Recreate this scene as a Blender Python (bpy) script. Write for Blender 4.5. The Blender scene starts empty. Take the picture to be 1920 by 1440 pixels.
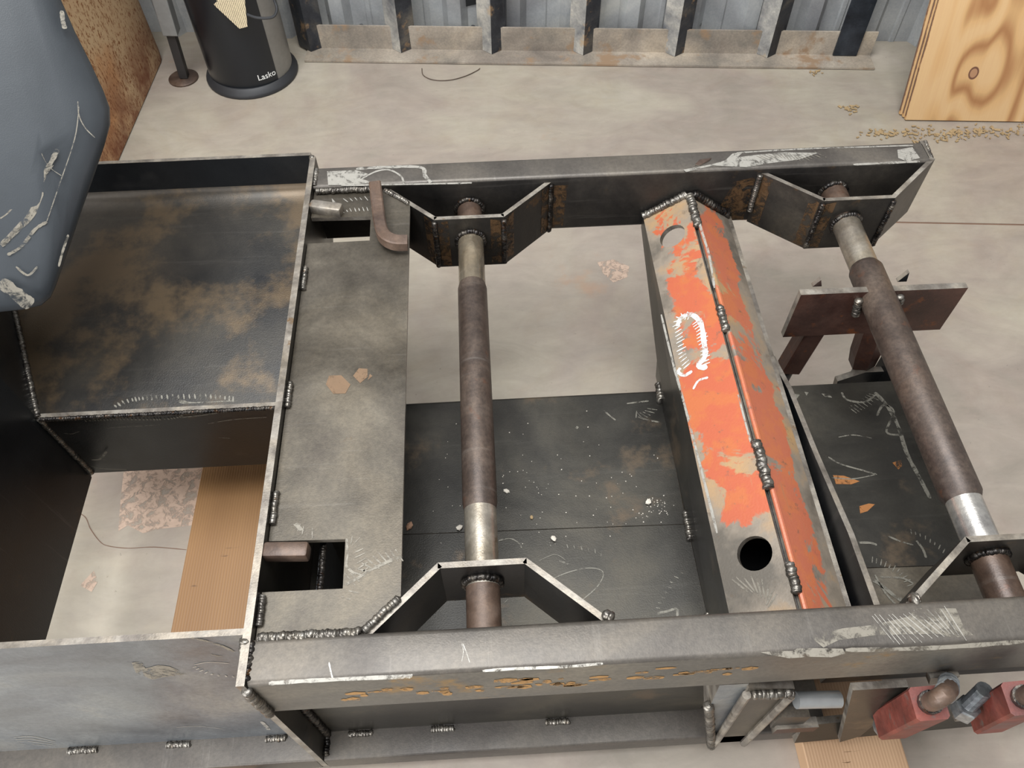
import bpy, bmesh, math, random
from mathutils import Vector, Matrix
random.seed(7)
PI = math.pi
scn = bpy.context.scene
COL = scn.collection
FZ = 0.54            # beam tops stand 0.54 m above the floor
CAMH = 0.95 + FZ
# ------------------------------------------------------------------ camera
F, YAW, PITCH, ROLL = 1491.67, .0432, .9548, -.0144
def cam_axes():
    cy, sy, cp, sp = math.cos(YAW), math.sin(YAW), math.cos(PITCH), math.sin(PITCH)
    fwd = Vector((sy*cp, cy*cp, -sp)); right = Vector((cy, -sy, 0)); up = right.cross(fwd)
    cr, sr = math.cos(ROLL), math.sin(ROLL)
    return cr*right + sr*up, cr*up - sr*right, fwd
CX, CY_, CF = cam_axes()
CPOS = Vector((0, 0, CAMH))
cam = bpy.data.cameras.new('camera'); camo = bpy.data.objects.new('camera', cam); COL.objects.link(camo)
mw = Matrix.Identity(4)
for i in range(3):
    mw[i][0] = CX[i]; mw[i][1] = CY_[i]; mw[i][2] = -CF[i]; mw[i][3] = CPOS[i]
camo.matrix_world = mw
cam.sensor_width = 36; cam.lens = F/1920*36; cam.clip_start = .02
scn.camera = camo
# ------------------------------------------------------------------ world, light, exposure
w = bpy.data.worlds.new('world'); scn.world = w; w.use_nodes = True
bg = w.node_tree.nodes['Background']; bg.inputs[0].default_value = (1, .992, .978, 1); bg.inputs[1].default_value = .36
def area(name, loc, target, sx, sy, power, col):
    l = bpy.data.lights.new(name, 'AREA'); l.shape = 'RECTANGLE'; l.size = sx; l.size_y = sy; l.energy = power; l.color = col
    o = bpy.data.objects.new(name, l); COL.objects.link(o); o.location = loc
    o.rotation_euler = (Vector(target)-Vector(loc)).to_track_quat('-Z', 'Y').to_euler()
area('door_daylight', (-2.9, -1.9, 1.5), (0, .9, .35), 4.2, 2.7, 195, (.97, .985, 1))
area('roof_skylight', (-.45, .5, 3.7), (-.4, .7, 0), 2.6, 2.2, 165, (.97, .99, 1))
scn.view_settings.view_transform = 'Standard'; scn.view_settings.look = 'None'
scn.view_settings.exposure = 0.62; scn.view_settings.gamma = 1; scn.view_settings.use_curve_mapping = False

# ------------------------------------------------------------------ materials
def srgb(c):
    return tuple(((v/255)/12.92 if v/255 <= .04045 else ((v/255+.055)/1.055)**2.4) for v in c) + (1,)
class NT:
    def __init__(s, name):
        s.m = bpy.data.materials.new(name); s.m.use_nodes = True; s.t = s.m.node_tree
        s.b = s.t.nodes['Principled BSDF']; s.tc = s.t.nodes.new('ShaderNodeTexCoord')
    def n(s, t, **k):
        o = s.t.nodes.new(t)
        for a, v in k.items(): setattr(o, a, v)
        return o
    def l(s, a, b): s.t.links.new(a, b)
    def mapped(s, scale=(1, 1, 1), loc=(0, 0, 0)):
        m = s.n('ShaderNodeMapping'); m.inputs['Scale'].default_value = scale; m.inputs['Location'].default_value = loc
        s.l(s.tc.outputs['Object'], m.inputs[0]); return m.outputs[0]
    def noise(s, scale, detail=4, rough=.6, vec=None, dist=0):
        o = s.n('ShaderNodeTexNoise'); o.inputs['Scale'].default_value = scale; o.inputs['Detail'].default_value = detail
        o.inputs['Roughness'].default_value = rough; o.inputs['Distortion'].default_value = dist
        s.l(vec or s.tc.outputs['Object'], o.inputs['Vector']); return o.outputs['Fac']
    def ramp(s, fac, stops):
        r = s.n('ShaderNodeValToRGB'); e = r.color_ramp.elements
        while len(e) < len(stops): e.new(.5)
        for el, (p, c) in zip(e, stops):
            el.position = p; el.color = c if len(c) == 4 else srgb(c)
        s.l(fac, r.inputs[0]); return r.outputs[0]
    def mix(s, fac, a, b, mode='MIX'):
        m = s.n('ShaderNodeMix', data_type='RGBA', blend_type=mode)
        for i, v in ((0, fac), (6, a), (7, b)):
            if isinstance(v, (int, float)): m.inputs[i].default_value = v
            elif isinstance(v, tuple): m.inputs[i].default_value = v if len(v) == 4 else srgb(v)
            else: s.l(v, m.inputs[i])
        return m.outputs[2]
    def step(s, fac, a, b):
        m = s.n('ShaderNodeMapRange'); m.interpolation_type = 'SMOOTHSTEP'
        m.inputs[1].default_value = a; m.inputs[2].default_value = b; s.l(fac, m.inputs[0]); return m.outputs[0]
    def bump(s, h, strength, dist=.002):
        b = s.n('ShaderNodeBump'); b.inputs['Strength'].default_value = strength; b.inputs['Distance'].default_value = dist
        s.l(h, b.inputs['Height']); s.l(b.outputs[0], s.b.inputs['Normal'])
    def done(s, col, rough, metal=0):
        if isinstance(col, tuple): s.b.inputs['Base Color'].default_value = col if len(col) == 4 else srgb(col)
        else: s.l(col, s.b.inputs['Base Color'])
        if isinstance(rough, (int, float)): s.b.inputs['Roughness'].default_value = rough
        else: s.l(rough, s.b.inputs['Roughness'])
        s.b.inputs['Metallic'].default_value = metal
        return s.m
def steel(name, dark, mid, light, rust=(120, 72, 40), rust_amt=.72, metal=.45, rough=.42, scale=5, streak=(3, 60, 3), streak_amt=.25, bump=.15, speck=.5, dim=.64):
    t = NT(name)
    dm = lambda c: tuple(x*dim for x in srgb(c)[:3])+(1,)
    dark, mid, light, rust = dm(dark), dm(mid), dm(light), dm(rust)
    n1 = t.noise(scale, 6, .62, dist=.4)
    c = t.ramp(n1, [(.3, dark), (.5, mid), (.7, light)])
    sp = t.noise(160, 3, .7)
    c = t.mix(speck*.5, c, t.ramp(sp, [(.35, (70, 66, 62)), (.65, (190, 186, 180))]), 'OVERLAY')
    c = t.mix(.8, c, t.ramp(t.noise(scale*.9, 4, .55, t.mapped(loc=(7, 3, 1)), .8), [(.34, (.52, .50, .50, 1)), (.5, (.85, .84, .82, 1)), (.64, (1.12, 1.08, 1.0, 1))]), 'MULTIPLY')
    st = t.noise(1, 4, .7, t.mapped(streak))
    c = t.mix(t.ramp(st, [(.6, (0, 0, 0, 1)), (.78, (streak_amt*.7,)*3+(1,))]), c, (150, 145, 138))
    r = t.noise(scale*1.7, 7, .65, t.mapped(loc=(3.1, 1.7, .4)))
    c = t.mix(t.step(r, rust_amt-.06, rust_amt+.05), c, rust)
    pit = t.noise(420, 2, .5)
    t.bump(t.mix(.5, n1, pit), bump)
    ro = t.n('ShaderNodeMapRange'); ro.inputs[1].default_value = .3; ro.inputs[2].default_value = .7
    ro.inputs[3].default_value = rough-.1; ro.inputs[4].default_value = rough+.14; t.l(n1, ro.inputs[0])
    return t.done(c, ro.outputs[0], metal)
MT = {}
MT['rail'] = steel('grey_brown_steel', (104, 99, 94), (122, 116, 110), (138, 131, 123), rust=(140, 112, 80), rust_amt=.78, streak=(60, 4, 60), rough=.45, dim=.5)
MT['rail_side'] = steel('rusty_rail_side_steel', (100, 99, 97), (122, 119, 113), (144, 138, 127), rust=(158, 126, 78), rust_amt=.62, scale=3.4, streak=(2, 60, 60), rough=.45)
MT['rail_dark'] = steel('dark_rail_steel', (44, 43, 44), (62, 59, 57), (84, 79, 73), rust=(92, 74, 54), rust_amt=.68, streak=(2, 50, 50), rough=.42)
MT['blue'] = steel('blue_grey_steel', (108, 112, 117), (128, 133, 138), (150, 148, 142), rust=(150, 140, 124), rust_amt=.78, streak=(2, 70, 70), rough=.38, metal=.45, dim=.86)
MT['plate'] = steel('olive_grey_plate_steel', (84, 77, 67), (116, 108, 96), (146, 137, 123), rust=(120, 96, 66), rust_amt=.73, scale=6, rough=.42, dim=.5)
MT['dark'] = steel('dark_mill_scale', (50, 48, 45), (70, 67, 61), (92, 87, 77), rust=(98, 84, 68), rust_amt=.64, scale=4, rough=.38, speck=.3, streak_amt=.08)
MT['tubplate'] = steel('heat_tinted_mill_scale', (38, 39, 42), (64, 60, 54), (98, 88, 76), rust=(98, 82, 62), rust_amt=.56, scale=2.2, rough=.36, speck=.3, streak_amt=.08)
MT['black'] = steel('blue_black_mill_scale', (26, 29, 33), (40, 43, 47), (62, 62, 62), rust=(74, 60, 44), rust_amt=.64, scale=4, rough=.36, speck=.25)
MT['bracket'] = steel('heat_blued_bracket_steel', (40, 41, 45), (62, 59, 56), (88, 82, 74), rust=(112, 84, 54), rust_amt=.64, scale=6, rough=.38)
MT['tube'] = steel('brown_tube_steel', (84, 72, 66), (102, 88, 80), (118, 104, 94), rust=(106, 74, 58), rust_amt=.66, scale=14, rough=.45, metal=.4, speck=.8)
MT['ground'] = steel('ground_bright_steel', (150, 138, 120), (176, 166, 150), (200, 194, 184), dim=.88, rust=(120, 100, 76), rust_amt=.7, scale=10, rough=.3, metal=.75, streak=(60, 4, 60), streak_amt=.4)
MT['ground2'] = steel('silver_ground_steel', (150, 148, 146), (190, 188, 186), (222, 220, 216), dim=.88, rust=(120, 110, 100), rust_amt=.75, scale=10, rough=.26, metal=.8)
MT['edge'] = steel('cut_edge_steel', (130, 122, 112), (164, 156, 146), (196, 190, 180), rust=(120, 92, 60), rust_amt=.68, scale=22, rough=.4, metal=.5)  # bright cut steel; its pale tone also paints in the plates' edge highlights
MT['weld'] = steel('weld_metal', (104, 100, 96), (140, 135, 128), (180, 176, 170), rust=(96, 72, 50), rust_amt=.66, scale=60, rough=.3, metal=.75, bump=.4)
MT['darkweld'] = steel('sooty_weld_metal', (30, 30, 32), (66, 62, 60), (130, 124, 116), rust=(96, 66, 40), rust_amt=.62, scale=60, rough=.32, metal=.7, bump=.4)
MT['red'] = steel('red_primer_steel', (96, 44, 36), (128, 58, 48), (146, 78, 66), rust=(96, 84, 78), rust_amt=.66, scale=16, rough=.5, metal=.15, streak_amt=.12)
MT['maroon'] = steel('maroon_oxide_steel', (70, 44, 38), (90, 62, 54), (108, 80, 70), rust=(130, 76, 44), rust_amt=.62, scale=12, rough=.45, metal=.3)
MT['hook'] = steel('brown_oxide_bar', (88, 70, 60), (110, 90, 78), (130, 110, 98), rust=(96, 66, 50), rust_amt=.66, scale=16, rough=.45, metal=.3)
MT['zinc'] = steel('zinc_bolt', (120, 126, 132), (160, 166, 172), (200, 204, 206), rust=(110, 84, 60), rust_amt=.72, scale=30, rough=.3, metal=.7)
MT['galv'] = steel('galvanised_sheet', (196, 200, 204), (208, 211, 214), (224, 226, 226), dim=1.0, rust=(150, 120, 90), rust_amt=.78, scale=3, rough=.4, metal=.1, streak=(40, 40, 3), streak_amt=.2)
MT['rack'] = steel('dusty_blue_black_angle', (90, 96, 108), (168, 168, 166), (214, 210, 202), dim=.92, rust=(178, 158, 132), rust_amt=.64, scale=9, rough=.5, metal=.2)
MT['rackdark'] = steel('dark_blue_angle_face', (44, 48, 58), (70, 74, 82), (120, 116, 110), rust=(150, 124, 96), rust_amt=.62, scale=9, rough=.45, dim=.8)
MT['rackbase'] = steel('dusty_tan_angle', (122, 118, 112), (166, 156, 144), (194, 184, 170), dim=.88, rust=(146, 122, 98), rust_amt=.6, scale=5, rough=.6, metal=.15)
MT['rackblack'] = steel('worn_black_bar', (30, 36, 46), (46, 54, 66), (70, 78, 90), rust=(150, 144, 136), rust_amt=.7, scale=12, rough=.4, metal=.3)
def mk_orange(name, base, alt, amt, ramps):
    t = NT(name)
    n1 = t.noise(11, 7, .66, dist=.5)
    sep = t.n('ShaderNodeSeparateXYZ'); t.l(t.tc.outputs['Object'], sep.inputs[0])
    for ax, a, b, k_ in ramps:                   # paint worn off towards ends and edges
        ma = t.n('ShaderNodeMath', operation='MULTIPLY_ADD'); t.l(t.step(sep.outputs[ax], a, b), ma.inputs[0]); ma.inputs[1].default_value = k_; t.l(n1, ma.inputs[2]); n1 = ma.outputs[0]
    st = t.ramp(t.noise(9, 5, .6), [(.35, (84, 78, 70)), (.5, (120, 110, 98)), (.68, (150, 120, 84))])
    pt = t.mix(t.step(t.noise(24, 5, .6, t.mapped(loc=(1, 5, 2))), .46, .6), base, alt)
    pt = t.mix(t.step(t.noise(1, 5, .65, t.mapped((70, 6, 70))), .62, .72), pt, (150, 98, 70))
    k = t.step(n1, amt, amt+.045)
    c = t.mix(k, pt, st)
    c = t.mix(t.mix(.7, (0, 0, 0, 1), t.step(t.noise(48, 6, .75), .58, .7)), c, (86, 74, 62))
    t.bump(t.mix(.6, n1, t.noise(300, 2)), .2)
    return t.done(c, .42, .12)
MT['orange'] = mk_orange('worn_orange_paint', (158, 80, 54), (160, 88, 52), .535, [(1, -.20, -.27, .3), (0, .325, .304, .11), (1, .16, .36, .1)])
MT['orange2'] = mk_orange('faded_orange_paint', (160, 90, 66), (164, 94, 62), .56, [(0, .435, .458, .2), (1, .22, .4, .08), (1, -.3, -.38, .1)])
def mk_concrete():
    t = NT('trowelled_concrete')
    n1 = t.noise(1.3, 7, .62, dist=.6); n2 = t.noise(6, 8, .7, dist=.8); n3 = t.noise(1, 6, .7, t.mapped((7, 20, 7)), dist=1.2)
    c = t.ramp(n1, [(.3, (184, 174, 160)), (.52, (200, 193, 182)), (.72, (212, 208, 200))])
    c = t.mix(.5, c, t.ramp(n2, [(.3, (112, 106, 100)), (.52, (132, 130, 127)), (.75, (150, 147, 142))]), 'OVERLAY')
    c = t.mix(.35, c, t.ramp(n3, [(.35, (104, 104, 104)), (.6, (136, 134, 130))]), 'OVERLAY')
    spots = t.step(t.noise(2.2, 6, .7, t.mapped(loc=(4, 2, 0))), .62, .72)
    c = t.mix(t.mix(.4, (0, 0, 0, 1), spots), c, (176, 134, 104))
    c = t.mix(t.mix(.5, (0, 0, 0, 1), t.step(t.noise(90, 3, .6), .68, .76)), c, (110, 100, 90))
    tr = t.noise(1, 7, .7, t.mapped((5, 11, 5), (5, 1, 0)), 1.4)
    c = t.mix(.4, c, t.ramp(tr, [(.3, (98, 94, 90)), (.5, (128, 127, 125)), (.7, (148, 147, 144))]), 'OVERLAY')
    t.bump(t.mix(.5, n2, t.noise(150, 3)), .12)
    return t.done(c, .52, 0)
MT['concrete'] = mk_concrete()
def mk_wood(name, a, b, dark, axis, ring=34, knot=None):
    t = NT(name)
    sc = {'y': (1, .12, 1), 'z': (1, 1, .12), 'x': (.12, 1, 1)}[axis]
    v = t.mapped(sc)
    n = t.noise(5, 5, .55, v, .6)
    w_ = t.n('ShaderNodeTexWave'); w_.wave_type = 'BANDS'; w_.bands_direction = 'X' if axis != 'x' else 'Y'
    w_.inputs['Scale'].default_value = ring; w_.inputs['Distortion'].default_value = 2.2; w_.inputs['Detail'].default_value = 3; w_.inputs['Detail Scale'].default_value = .6
    t.l(v, w_.inputs[0])
    c = t.ramp(n, [(.32, a), (.68, b)])
    c = t.mix(t.mix(.3, (0, 0, 0, 1), t.step(w_.outputs['Fac'], .35, .95)), c, dark)
    cr = t.noise(1, 4, .7, t.mapped({'y': (14, 120, 14), 'z': (14, 14, 120), 'x': (120, 14, 14)}[axis]))
    c = t.mix(t.step(cr, .68, .75), c, (84, 56, 30))
    t.bump(w_.outputs['Fac'], .1)
    return t.done(c, .55)
MT['board'] = mk_wood('weathered_pine_board', (122, 88, 52), (142, 106, 66), (104, 70, 38), 'y', 60)
MT['block'] = mk_wood('pale_pine_block', (146, 116, 88), (166, 136, 106), (126, 94, 66), 'y', 60)
def mk_ply():
    t = NT('pine_plywood_face')
    v = t.mapped((1, 1, .16))
    d = t.n('ShaderNodeVectorMath', operation='DISTANCE'); d.inputs[1].default_value = (.155, 0, .135)
    mp = t.mapped((1, 0, .8)); t.l(mp, d.inputs[0]); d.inputs[1].default_value = (.155, 0, .108)
    dist = d.outputs['Value']
    near = t.step(dist, .15, .0)
    nz = t.noise(4.2, 3, .45, v, .35)
    add = t.n('ShaderNodeMath', operation='MULTIPLY_ADD'); t.l(near, add.inputs[0]); add.inputs[1].default_value = .2; t.l(nz, add.inputs[2])
    mul = t.n('ShaderNodeMath', operation='MULTIPLY'); t.l(add.outputs[0], mul.inputs[0]); mul.inputs[1].default_value = 13
    fr = t.n('ShaderNodeMath', operation='PINGPONG'); t.l(mul.outputs[0], fr.inputs[0]); fr.inputs[1].default_value = 1
    c = t.ramp(fr.outputs[0], [(.2, (200, 170, 124)), (.55, (196, 160, 110)), (.8, (174, 130, 86)), (.95, (160, 114, 72))])
    fine = t.noise(1, 5, .7, t.mapped((160, 160, 5)))
    c = t.mix(.35, c, t.ramp(fine, [(.3, (112, 104, 96)), (.7, (144, 142, 138))]), 'OVERLAY')
    kn = t.step(dist, .0155, .013); kr = t.step(dist, .011, .009)
    c = t.mix(kn, c, (92, 58, 42)); c = t.mix(kr, c, (150, 112, 82))
    return t.done(c, .55)
MT['ply'] = mk_ply()
def mk_plyedge():
    t = NT('plywood_edge'); n = t.noise(1, 4, .6, t.mapped((20, 30, 60)))
    return t.done(t.ramp(n, [(.4, (206, 170, 116)), (.55, (170, 120, 76)), (.66, (92, 52, 36))]), .7)
MT['plyedge'] = mk_plyedge()
def mk_tank():
    t = NT('rust_speckled_sheet')
    n = t.noise(3, 5, .6); s = t.noise(1, 4, .75, t.mapped((120, 120, 60)))
    c = t.ramp(n, [(.3, (176, 142, 106)), (.55, (186, 158, 122)), (.75, (178, 128, 84))])
    c = t.mix(t.step(s, .52, .6), c, (128, 82, 46))
    sep = t.n('ShaderNodeSeparateXYZ'); t.l(t.tc.outputs['Object'], sep.inputs[0])
    low = t.step(sep.outputs[2], .26, .0)
    k = t.n('ShaderNodeMath', operation='MULTIPLY'); t.l(low, k.inputs[0]); t.l(t.step(t.noise(7, 5, .7), .3, .6), k.inputs[1])
    c = t.mix(k.outputs[0], c, (112, 62, 36))
    t.bump(s, .25)
    return t.done(c, .7, .1)
MT['tank'] = mk_tank()
def mk_plastic():
    t = NT('scuffed_black_plastic')
    n = t.noise(5, 5, .6)
    c = t.ramp(n, [(.35, (46, 50, 54)), (.65, (55, 59, 63))])
    sc = t.noise(1, 6, .75, t.mapped((26, 7, 5), (1, 2, 3)), 1.5)
    c = t.mix(t.mix(.6, (0, 0, 0, 1), t.step(sc, .64, .76)), c, (150, 148, 144))
    t.bump(t.noise(600, 2), .06)
    return t.done(c, .42)
MT['plastic'] = mk_plastic()
def plain(name, col, rough, metal=0, nz=60, worn=0):
    t = NT(name); n = t.noise(nz, 3)
    if worn: t.l(t.step(t.noise(55, 6, .75, t.mapped((1, 1, 1), (2, 4, 1)), .6), worn-.09, worn+.09), t.b.inputs['Alpha'])
    c = t.mix(.25, srgb(col), t.ramp(n, [(.3, (96, 96, 96)), (.7, (160, 160, 160))]), 'OVERLAY')
    return t.done(c, rough, metal)
MT['fanblack'] = plain('black_fan_panel', (19, 24, 31), .28)
MT['fansilver'] = plain('silver_fan_side', (142, 140, 136), .4, .3)
MT['rubber'] = plain('black_cord_rubber', (40, 41, 44), .55)
MT['white'] = plain('white_print', (225, 225, 222), .5)
MT['alu'] = plain('dull_aluminium', (150, 152, 152), .4, .5)
MT['darkpaint'] = plain('dark_stand_leg', (44, 42, 42), .5)
MT['chip'] = plain('pale_wood_chips', (158, 134, 98), .8, 0, 30)
MT['grit'] = plain('pale_grit', (196, 190, 178), .8)
MT['pebble'] = plain('brown_pebble', (150, 116, 92), .8)
MT['mark'] = plain('fresh_grinding_mark', (158, 154, 146), .42, .3, 200, .44)
MT['markdull'] = plain('dull_grinding_mark', (122, 116, 105), .5, .25, 200, .47)
MT['markdark'] = plain('faint_grinding_mark', (112, 108, 98), .5, .2, 200, .46)
MT['chalk'] = plain('white_chalk_stroke', (186, 184, 180), .7, 0, 60, .42)
MT['joint'] = plain('joint_filler', (112, 86, 70), .8)
MT['hole'] = plain('dark_opening', (14, 14, 15), .8)
MT['spot'] = plain('rust_spot', (104, 80, 56), .6, 0, 60, .40)
def mk_tag():
    t = NT('printed_paper_tag')
    w_ = t.n('ShaderNodeTexWave'); w_.bands_direction = 'X'; w_.inputs['Scale'].default_value = 62; w_.inputs['Distortion'].default_value = 1.5; w_.inputs['Detail Scale'].default_value = 8
    t.l(t.tc.outputs['Object'], w_.inputs[0])
    return t.done(t.mix(t.step(w_.outputs['Fac'], .62, .85), (214, 198, 164), (110, 100, 86)), .7)
MT['tag'] = mk_tag()

# ------------------------------------------------------------------ builders
PAR = {}
def tag(o, label=None, cat=None, group=None, kind=None):
    if label: o['label'] = label
    if cat: o['category'] = cat
    if group: o['group'] = group
    if kind: o['kind'] = kind
    return o
def thing(name, loc, label, cat, rz=0, group=None):
    o = bpy.data.objects.new(name, None); COL.objects.link(o); o.location = loc; o.rotation_euler = (0, 0, rz)
    o.empty_display_size = .1
    PAR[o.name] = Matrix.Translation(loc) @ Matrix.Rotation(rz, 4, 'Z')
    return tag(o, label, cat, group)
def obj(name, bm, mats, parent=None, smooth=False, label=None, kind=None, local=False, cat=None, group=None):
    """link bm as one mesh object; its points are in world space unless local"""
    bm.normal_update()
    me = bpy.data.meshes.new(name)
    o = bpy.data.objects.new(name, me); COL.objects.link(o)
    if parent is not None:
        o.parent = parent; P = PAR[parent.name]
        if not local: bmesh.ops.transform(bm, matrix=P.inverted(), verts=bm.verts)
        PAR[o.name] = P
    elif not local:
        xs = [v.co for v in bm.verts]
        c = Vector((sum(v.x for v in xs)/len(xs), sum(v.y for v in xs)/len(xs), min(v.z for v in xs)))
        bmesh.ops.translate(bm, vec=-c, verts=bm.verts); o.location = c
        PAR[o.name] = Matrix.Translation(c)
    bm.to_mesh(me); bm.free()
    for m in (mats if isinstance(mats, (list, tuple)) else [mats]): me.materials.append(MT[m] if isinstance(m, str) else m)
    if smooth:
        me.polygons.foreach_set('use_smooth', [True]*len(me.polygons))
        if smooth != 2: me.set_sharp_from_angle(angle=math.radians(38))
    return tag(o, label, cat, group, kind)
def V(*a): return Vector(a)
def fr(p): return Vector((p[0], p[1], p[2]+FZ))      # frame coordinates (z from the beam tops) -> world
def ray(u, v, p0, n):
    d = CX*((u-960)/F) + CY_*(-(v-720)/F) + CF
    t = (Vector(p0)-CPOS).dot(Vector(n))/d.dot(Vector(n)); return CPOS + d*t
def atz(u, v, z): return ray(u, v, (0, 0, z), (0, 0, 1))
def aty(u, v, y): return ray(u, v, (0, y, 0), (0, 1, 0))
def atx(u, v, x): return ray(u, v, (x, 0, 0), (1, 0, 0))
def plate(pts, thick, n=None, bm=None):
    """flat polygon plate: pts is the seen face, thick runs to the other side; side faces use material slot 1"""
    bm = bm or bmesh.new(); pts = [Vector(p) for p in pts]
    if n is None:
        n = Vector((0, 0, 0))
        for i in range(len(pts)):
            a, b = pts[i], pts[(i+1) % len(pts)]; n += a.cross(b)
        n.normalize()
    else: n = Vector(n).normalized()
    a = [bm.verts.new(p) for p in pts]; b = [bm.verts.new(p-n*thick) for p in pts]
    f1 = bm.faces.new(a); f2 = bm.faces.new(list(reversed(b)))
    for i in range(len(a)):
        j = (i+1) % len(a); f = bm.faces.new((a[i], b[i], b[j], a[j])); f.material_index = 1
    bmesh.ops.recalc_face_normals(bm, faces=bm.faces)
    return bm
def box(c, s, bev=.002, rot=None, bm=None):
    bm2 = bmesh.new(); bmesh.ops.create_cube(bm2, size=1)
    bmesh.ops.scale(bm2, vec=s, verts=bm2.verts)
    if bev: bmesh.ops.bevel(bm2, geom=bm2.edges[:], offset=bev, segments=2, affect='EDGES', profile=.5)
    if rot is not None: bmesh.ops.transform(bm2, matrix=rot.to_4x4(), verts=bm2.verts)
    bmesh.ops.translate(bm2, vec=c, verts=bm2.verts)
    if bm is None: return bm2
    m = bpy.data.meshes.new('t'); bm2.to_mesh(m); bm.from_mesh(m); bm2.free(); bpy.data.meshes.remove(m); return bm
def join(bm, bm2):
    m = bpy.data.meshes.new('t'); bm2.to_mesh(m); bm.from_mesh(m); bm2.free(); bpy.data.meshes.remove(m); return bm
def basis(d):
    d = Vector(d).normalized(); a = Vector((0, 0, 1)) if abs(d.z) < .9 else Vector((1, 0, 0))
    x = d.cross(a).normalized(); y = d.cross(x).normalized(); return x, y
def tube(path, radii, seg=16, bm=None, cap=True, prof=None):
    """swept round bar or pipe along path; prof = list of (x, y) for other sections"""
    bm = bm or bmesh.new(); path = [Vector(p) for p in path]; n = len(path)
    if not isinstance(radii, (list, tuple)): radii = [radii]*n
    rings = []; x = None
    for i, p in enumerate(path):
        d = (path[min(i+1, n-1)]-path[max(i-1, 0)]).normalized()
        if x is None: x, y = basis(d)
        else:
            x = (x - d*x.dot(d)).normalized(); y = d.cross(x)
        pr = prof or [(math.cos(2*PI*k/seg), math.sin(2*PI*k/seg)) for k in range(seg)]
        rings.append([bm.verts.new(p + x*(a*radii[i]) + y*(b*radii[i])) for a, b in pr])
    m = len(rings[0])
    for i in range(n-1):
        for k in range(m):
            bm.faces.new((rings[i][k], rings[i][(k+1) % m], rings[i+1][(k+1) % m], rings[i+1][k]))
    if cap:
        bm.faces.new(list(reversed(rings[0]))); bm.faces.new(rings[-1])
    bmesh.ops.recalc_face_normals(bm, faces=bm.faces)
    return bm
def rect_tube(x0, x1, y0, y1, z0, z1, r=.007, wall=.006):
    """hollow rectangular section along x with rounded corners"""
    bm = bmesh.new()
    def ring(x, ins):
        pts = []; rr = max(r-ins, .001)
        for cx, cz, a0 in ((y1-ins-rr, z1-ins-rr, 0), (y0+ins+rr, z1-ins-rr, 90), (y0+ins+rr, z0+ins+rr, 180), (y1-ins-rr, z0+ins+rr, 270)):
            for k in range(5):
                a = math.radians(a0+k*22.5); pts.append(bm.verts.new((x, cx+rr*math.cos(a), cz+rr*math.sin(a))))
        return pts
    A, B, C, D = ring(x0, 0), ring(x1, 0), ring(x0, wall), ring(x1, wall)
    n = len(A)
    for k in range(n):
        j = (k+1) % n
        for q in ((A[k], A[j], B[j], B[k]), (C[j], C[k], D[k], D[j]), (A[j], A[k], C[k], C[j]), (B[k], B[j], D[j], D[k])): bm.faces.new(q)
    bmesh.ops.recalc_face_normals(bm, faces=bm.faces)
    return bm
def weld_bm(path, r, bm=None, pitch=.75, seg=10):
    """weld bead: a bar of overlapping ripples"""
    path = [Vector(p) for p in path]; pts = []; rad = []
    for a, b in zip(path, path[1:]):
        L = (b-a).length; k = max(2, int(L/(r*pitch)))
        for i in range(k):
            j = V(random.uniform(-1, 1), random.uniform(-1, 1), random.uniform(-1, 1))*r*.12
            for q, s in ((0, .84), (.3, 1.0), (.65, 1.02), (.9, .9)):
                pts.append(a.lerp(b, (i+q)/k)+j); rad.append(r*s*random.uniform(.93, 1.07))
    pts.append(path[-1]); rad.append(r*.4); rad[0] = r*.4
    return tube(pts, rad, seg, bm)
def weld(path, r, parent, mat='weld', name='weld_bead'):
    return obj(name, weld_bm([fr(p) for p in path], r*.9), mat, parent, smooth=2)
def ribbon(bm, pts, n, wd, lift=.0006):
    n = Vector(n).normalized(); L = []
    for i, p in enumerate(pts):
        d = (pts[min(i+1, len(pts)-1)]-pts[max(i-1, 0)]).normalized(); s = d.cross(n).normalized()*wd*.5*(.55 if i in (0, len(pts)-1) else random.uniform(.8, 1.15))
        L.append((bm.verts.new(p+s+n*lift), bm.verts.new(p-s+n*lift)))
    for a, b in zip(L, L[1:]): bm.faces.new((a[0], a[1], b[1], b[0]))
    return bm
def smoothpath(pts, k=6):
    out = []; n = len(pts)
    for i in range(n-1):
        p0, p1, p2, p3 = pts[max(i-1, 0)], pts[i], pts[i+1], pts[min(i+2, n-1)]
        for j in range(k):
            t = j/k; out.append(.5*((2*p1)+(p2-p0)*t+(2*p0-5*p1+4*p2-p3)*t*t+(3*p1-p0-3*p2+p3)*t**3))
    return out+[pts[-1]]
def stroke(bm, pix, plane, wd, lift=.0006):
    p0, n = plane; ribbon(bm, smoothpath([ray(u, v, p0, n) for u, v in pix]), n, wd, lift)
def hatch(bm, pix, plane, length, pitch, wd, ang=0, lift=.0007):
    """rows of short disc-grinder nicks along a path"""
    p0, n = plane; n = Vector(n).normalized(); pts = smoothpath([ray(u, v, p0, n) for u, v in pix], 12); acc = 0
    for a, b in zip(pts, pts[1:]):
        acc += (b-a).length
        if acc >= pitch:
            acc = 0; d = (b-a).normalized(); s = Matrix.Rotation(ang, 3, n) @ d.cross(n)
            s = s*length*.5*random.uniform(.7, 1.15)
            ribbon(bm, [a-s, a+s*.1, a+s], n, wd, lift)
def patch(bm, pix, plane, lift=.0005, jag=.0):
    p0, n = plane; n = Vector(n).normalized()
    vs = [bm.verts.new(ray(u+random.uniform(-jag, jag), v+random.uniform(-jag, jag), p0, n)+n*lift) for u, v in pix]
    f = bm.faces.new(vs); return bm

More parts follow.
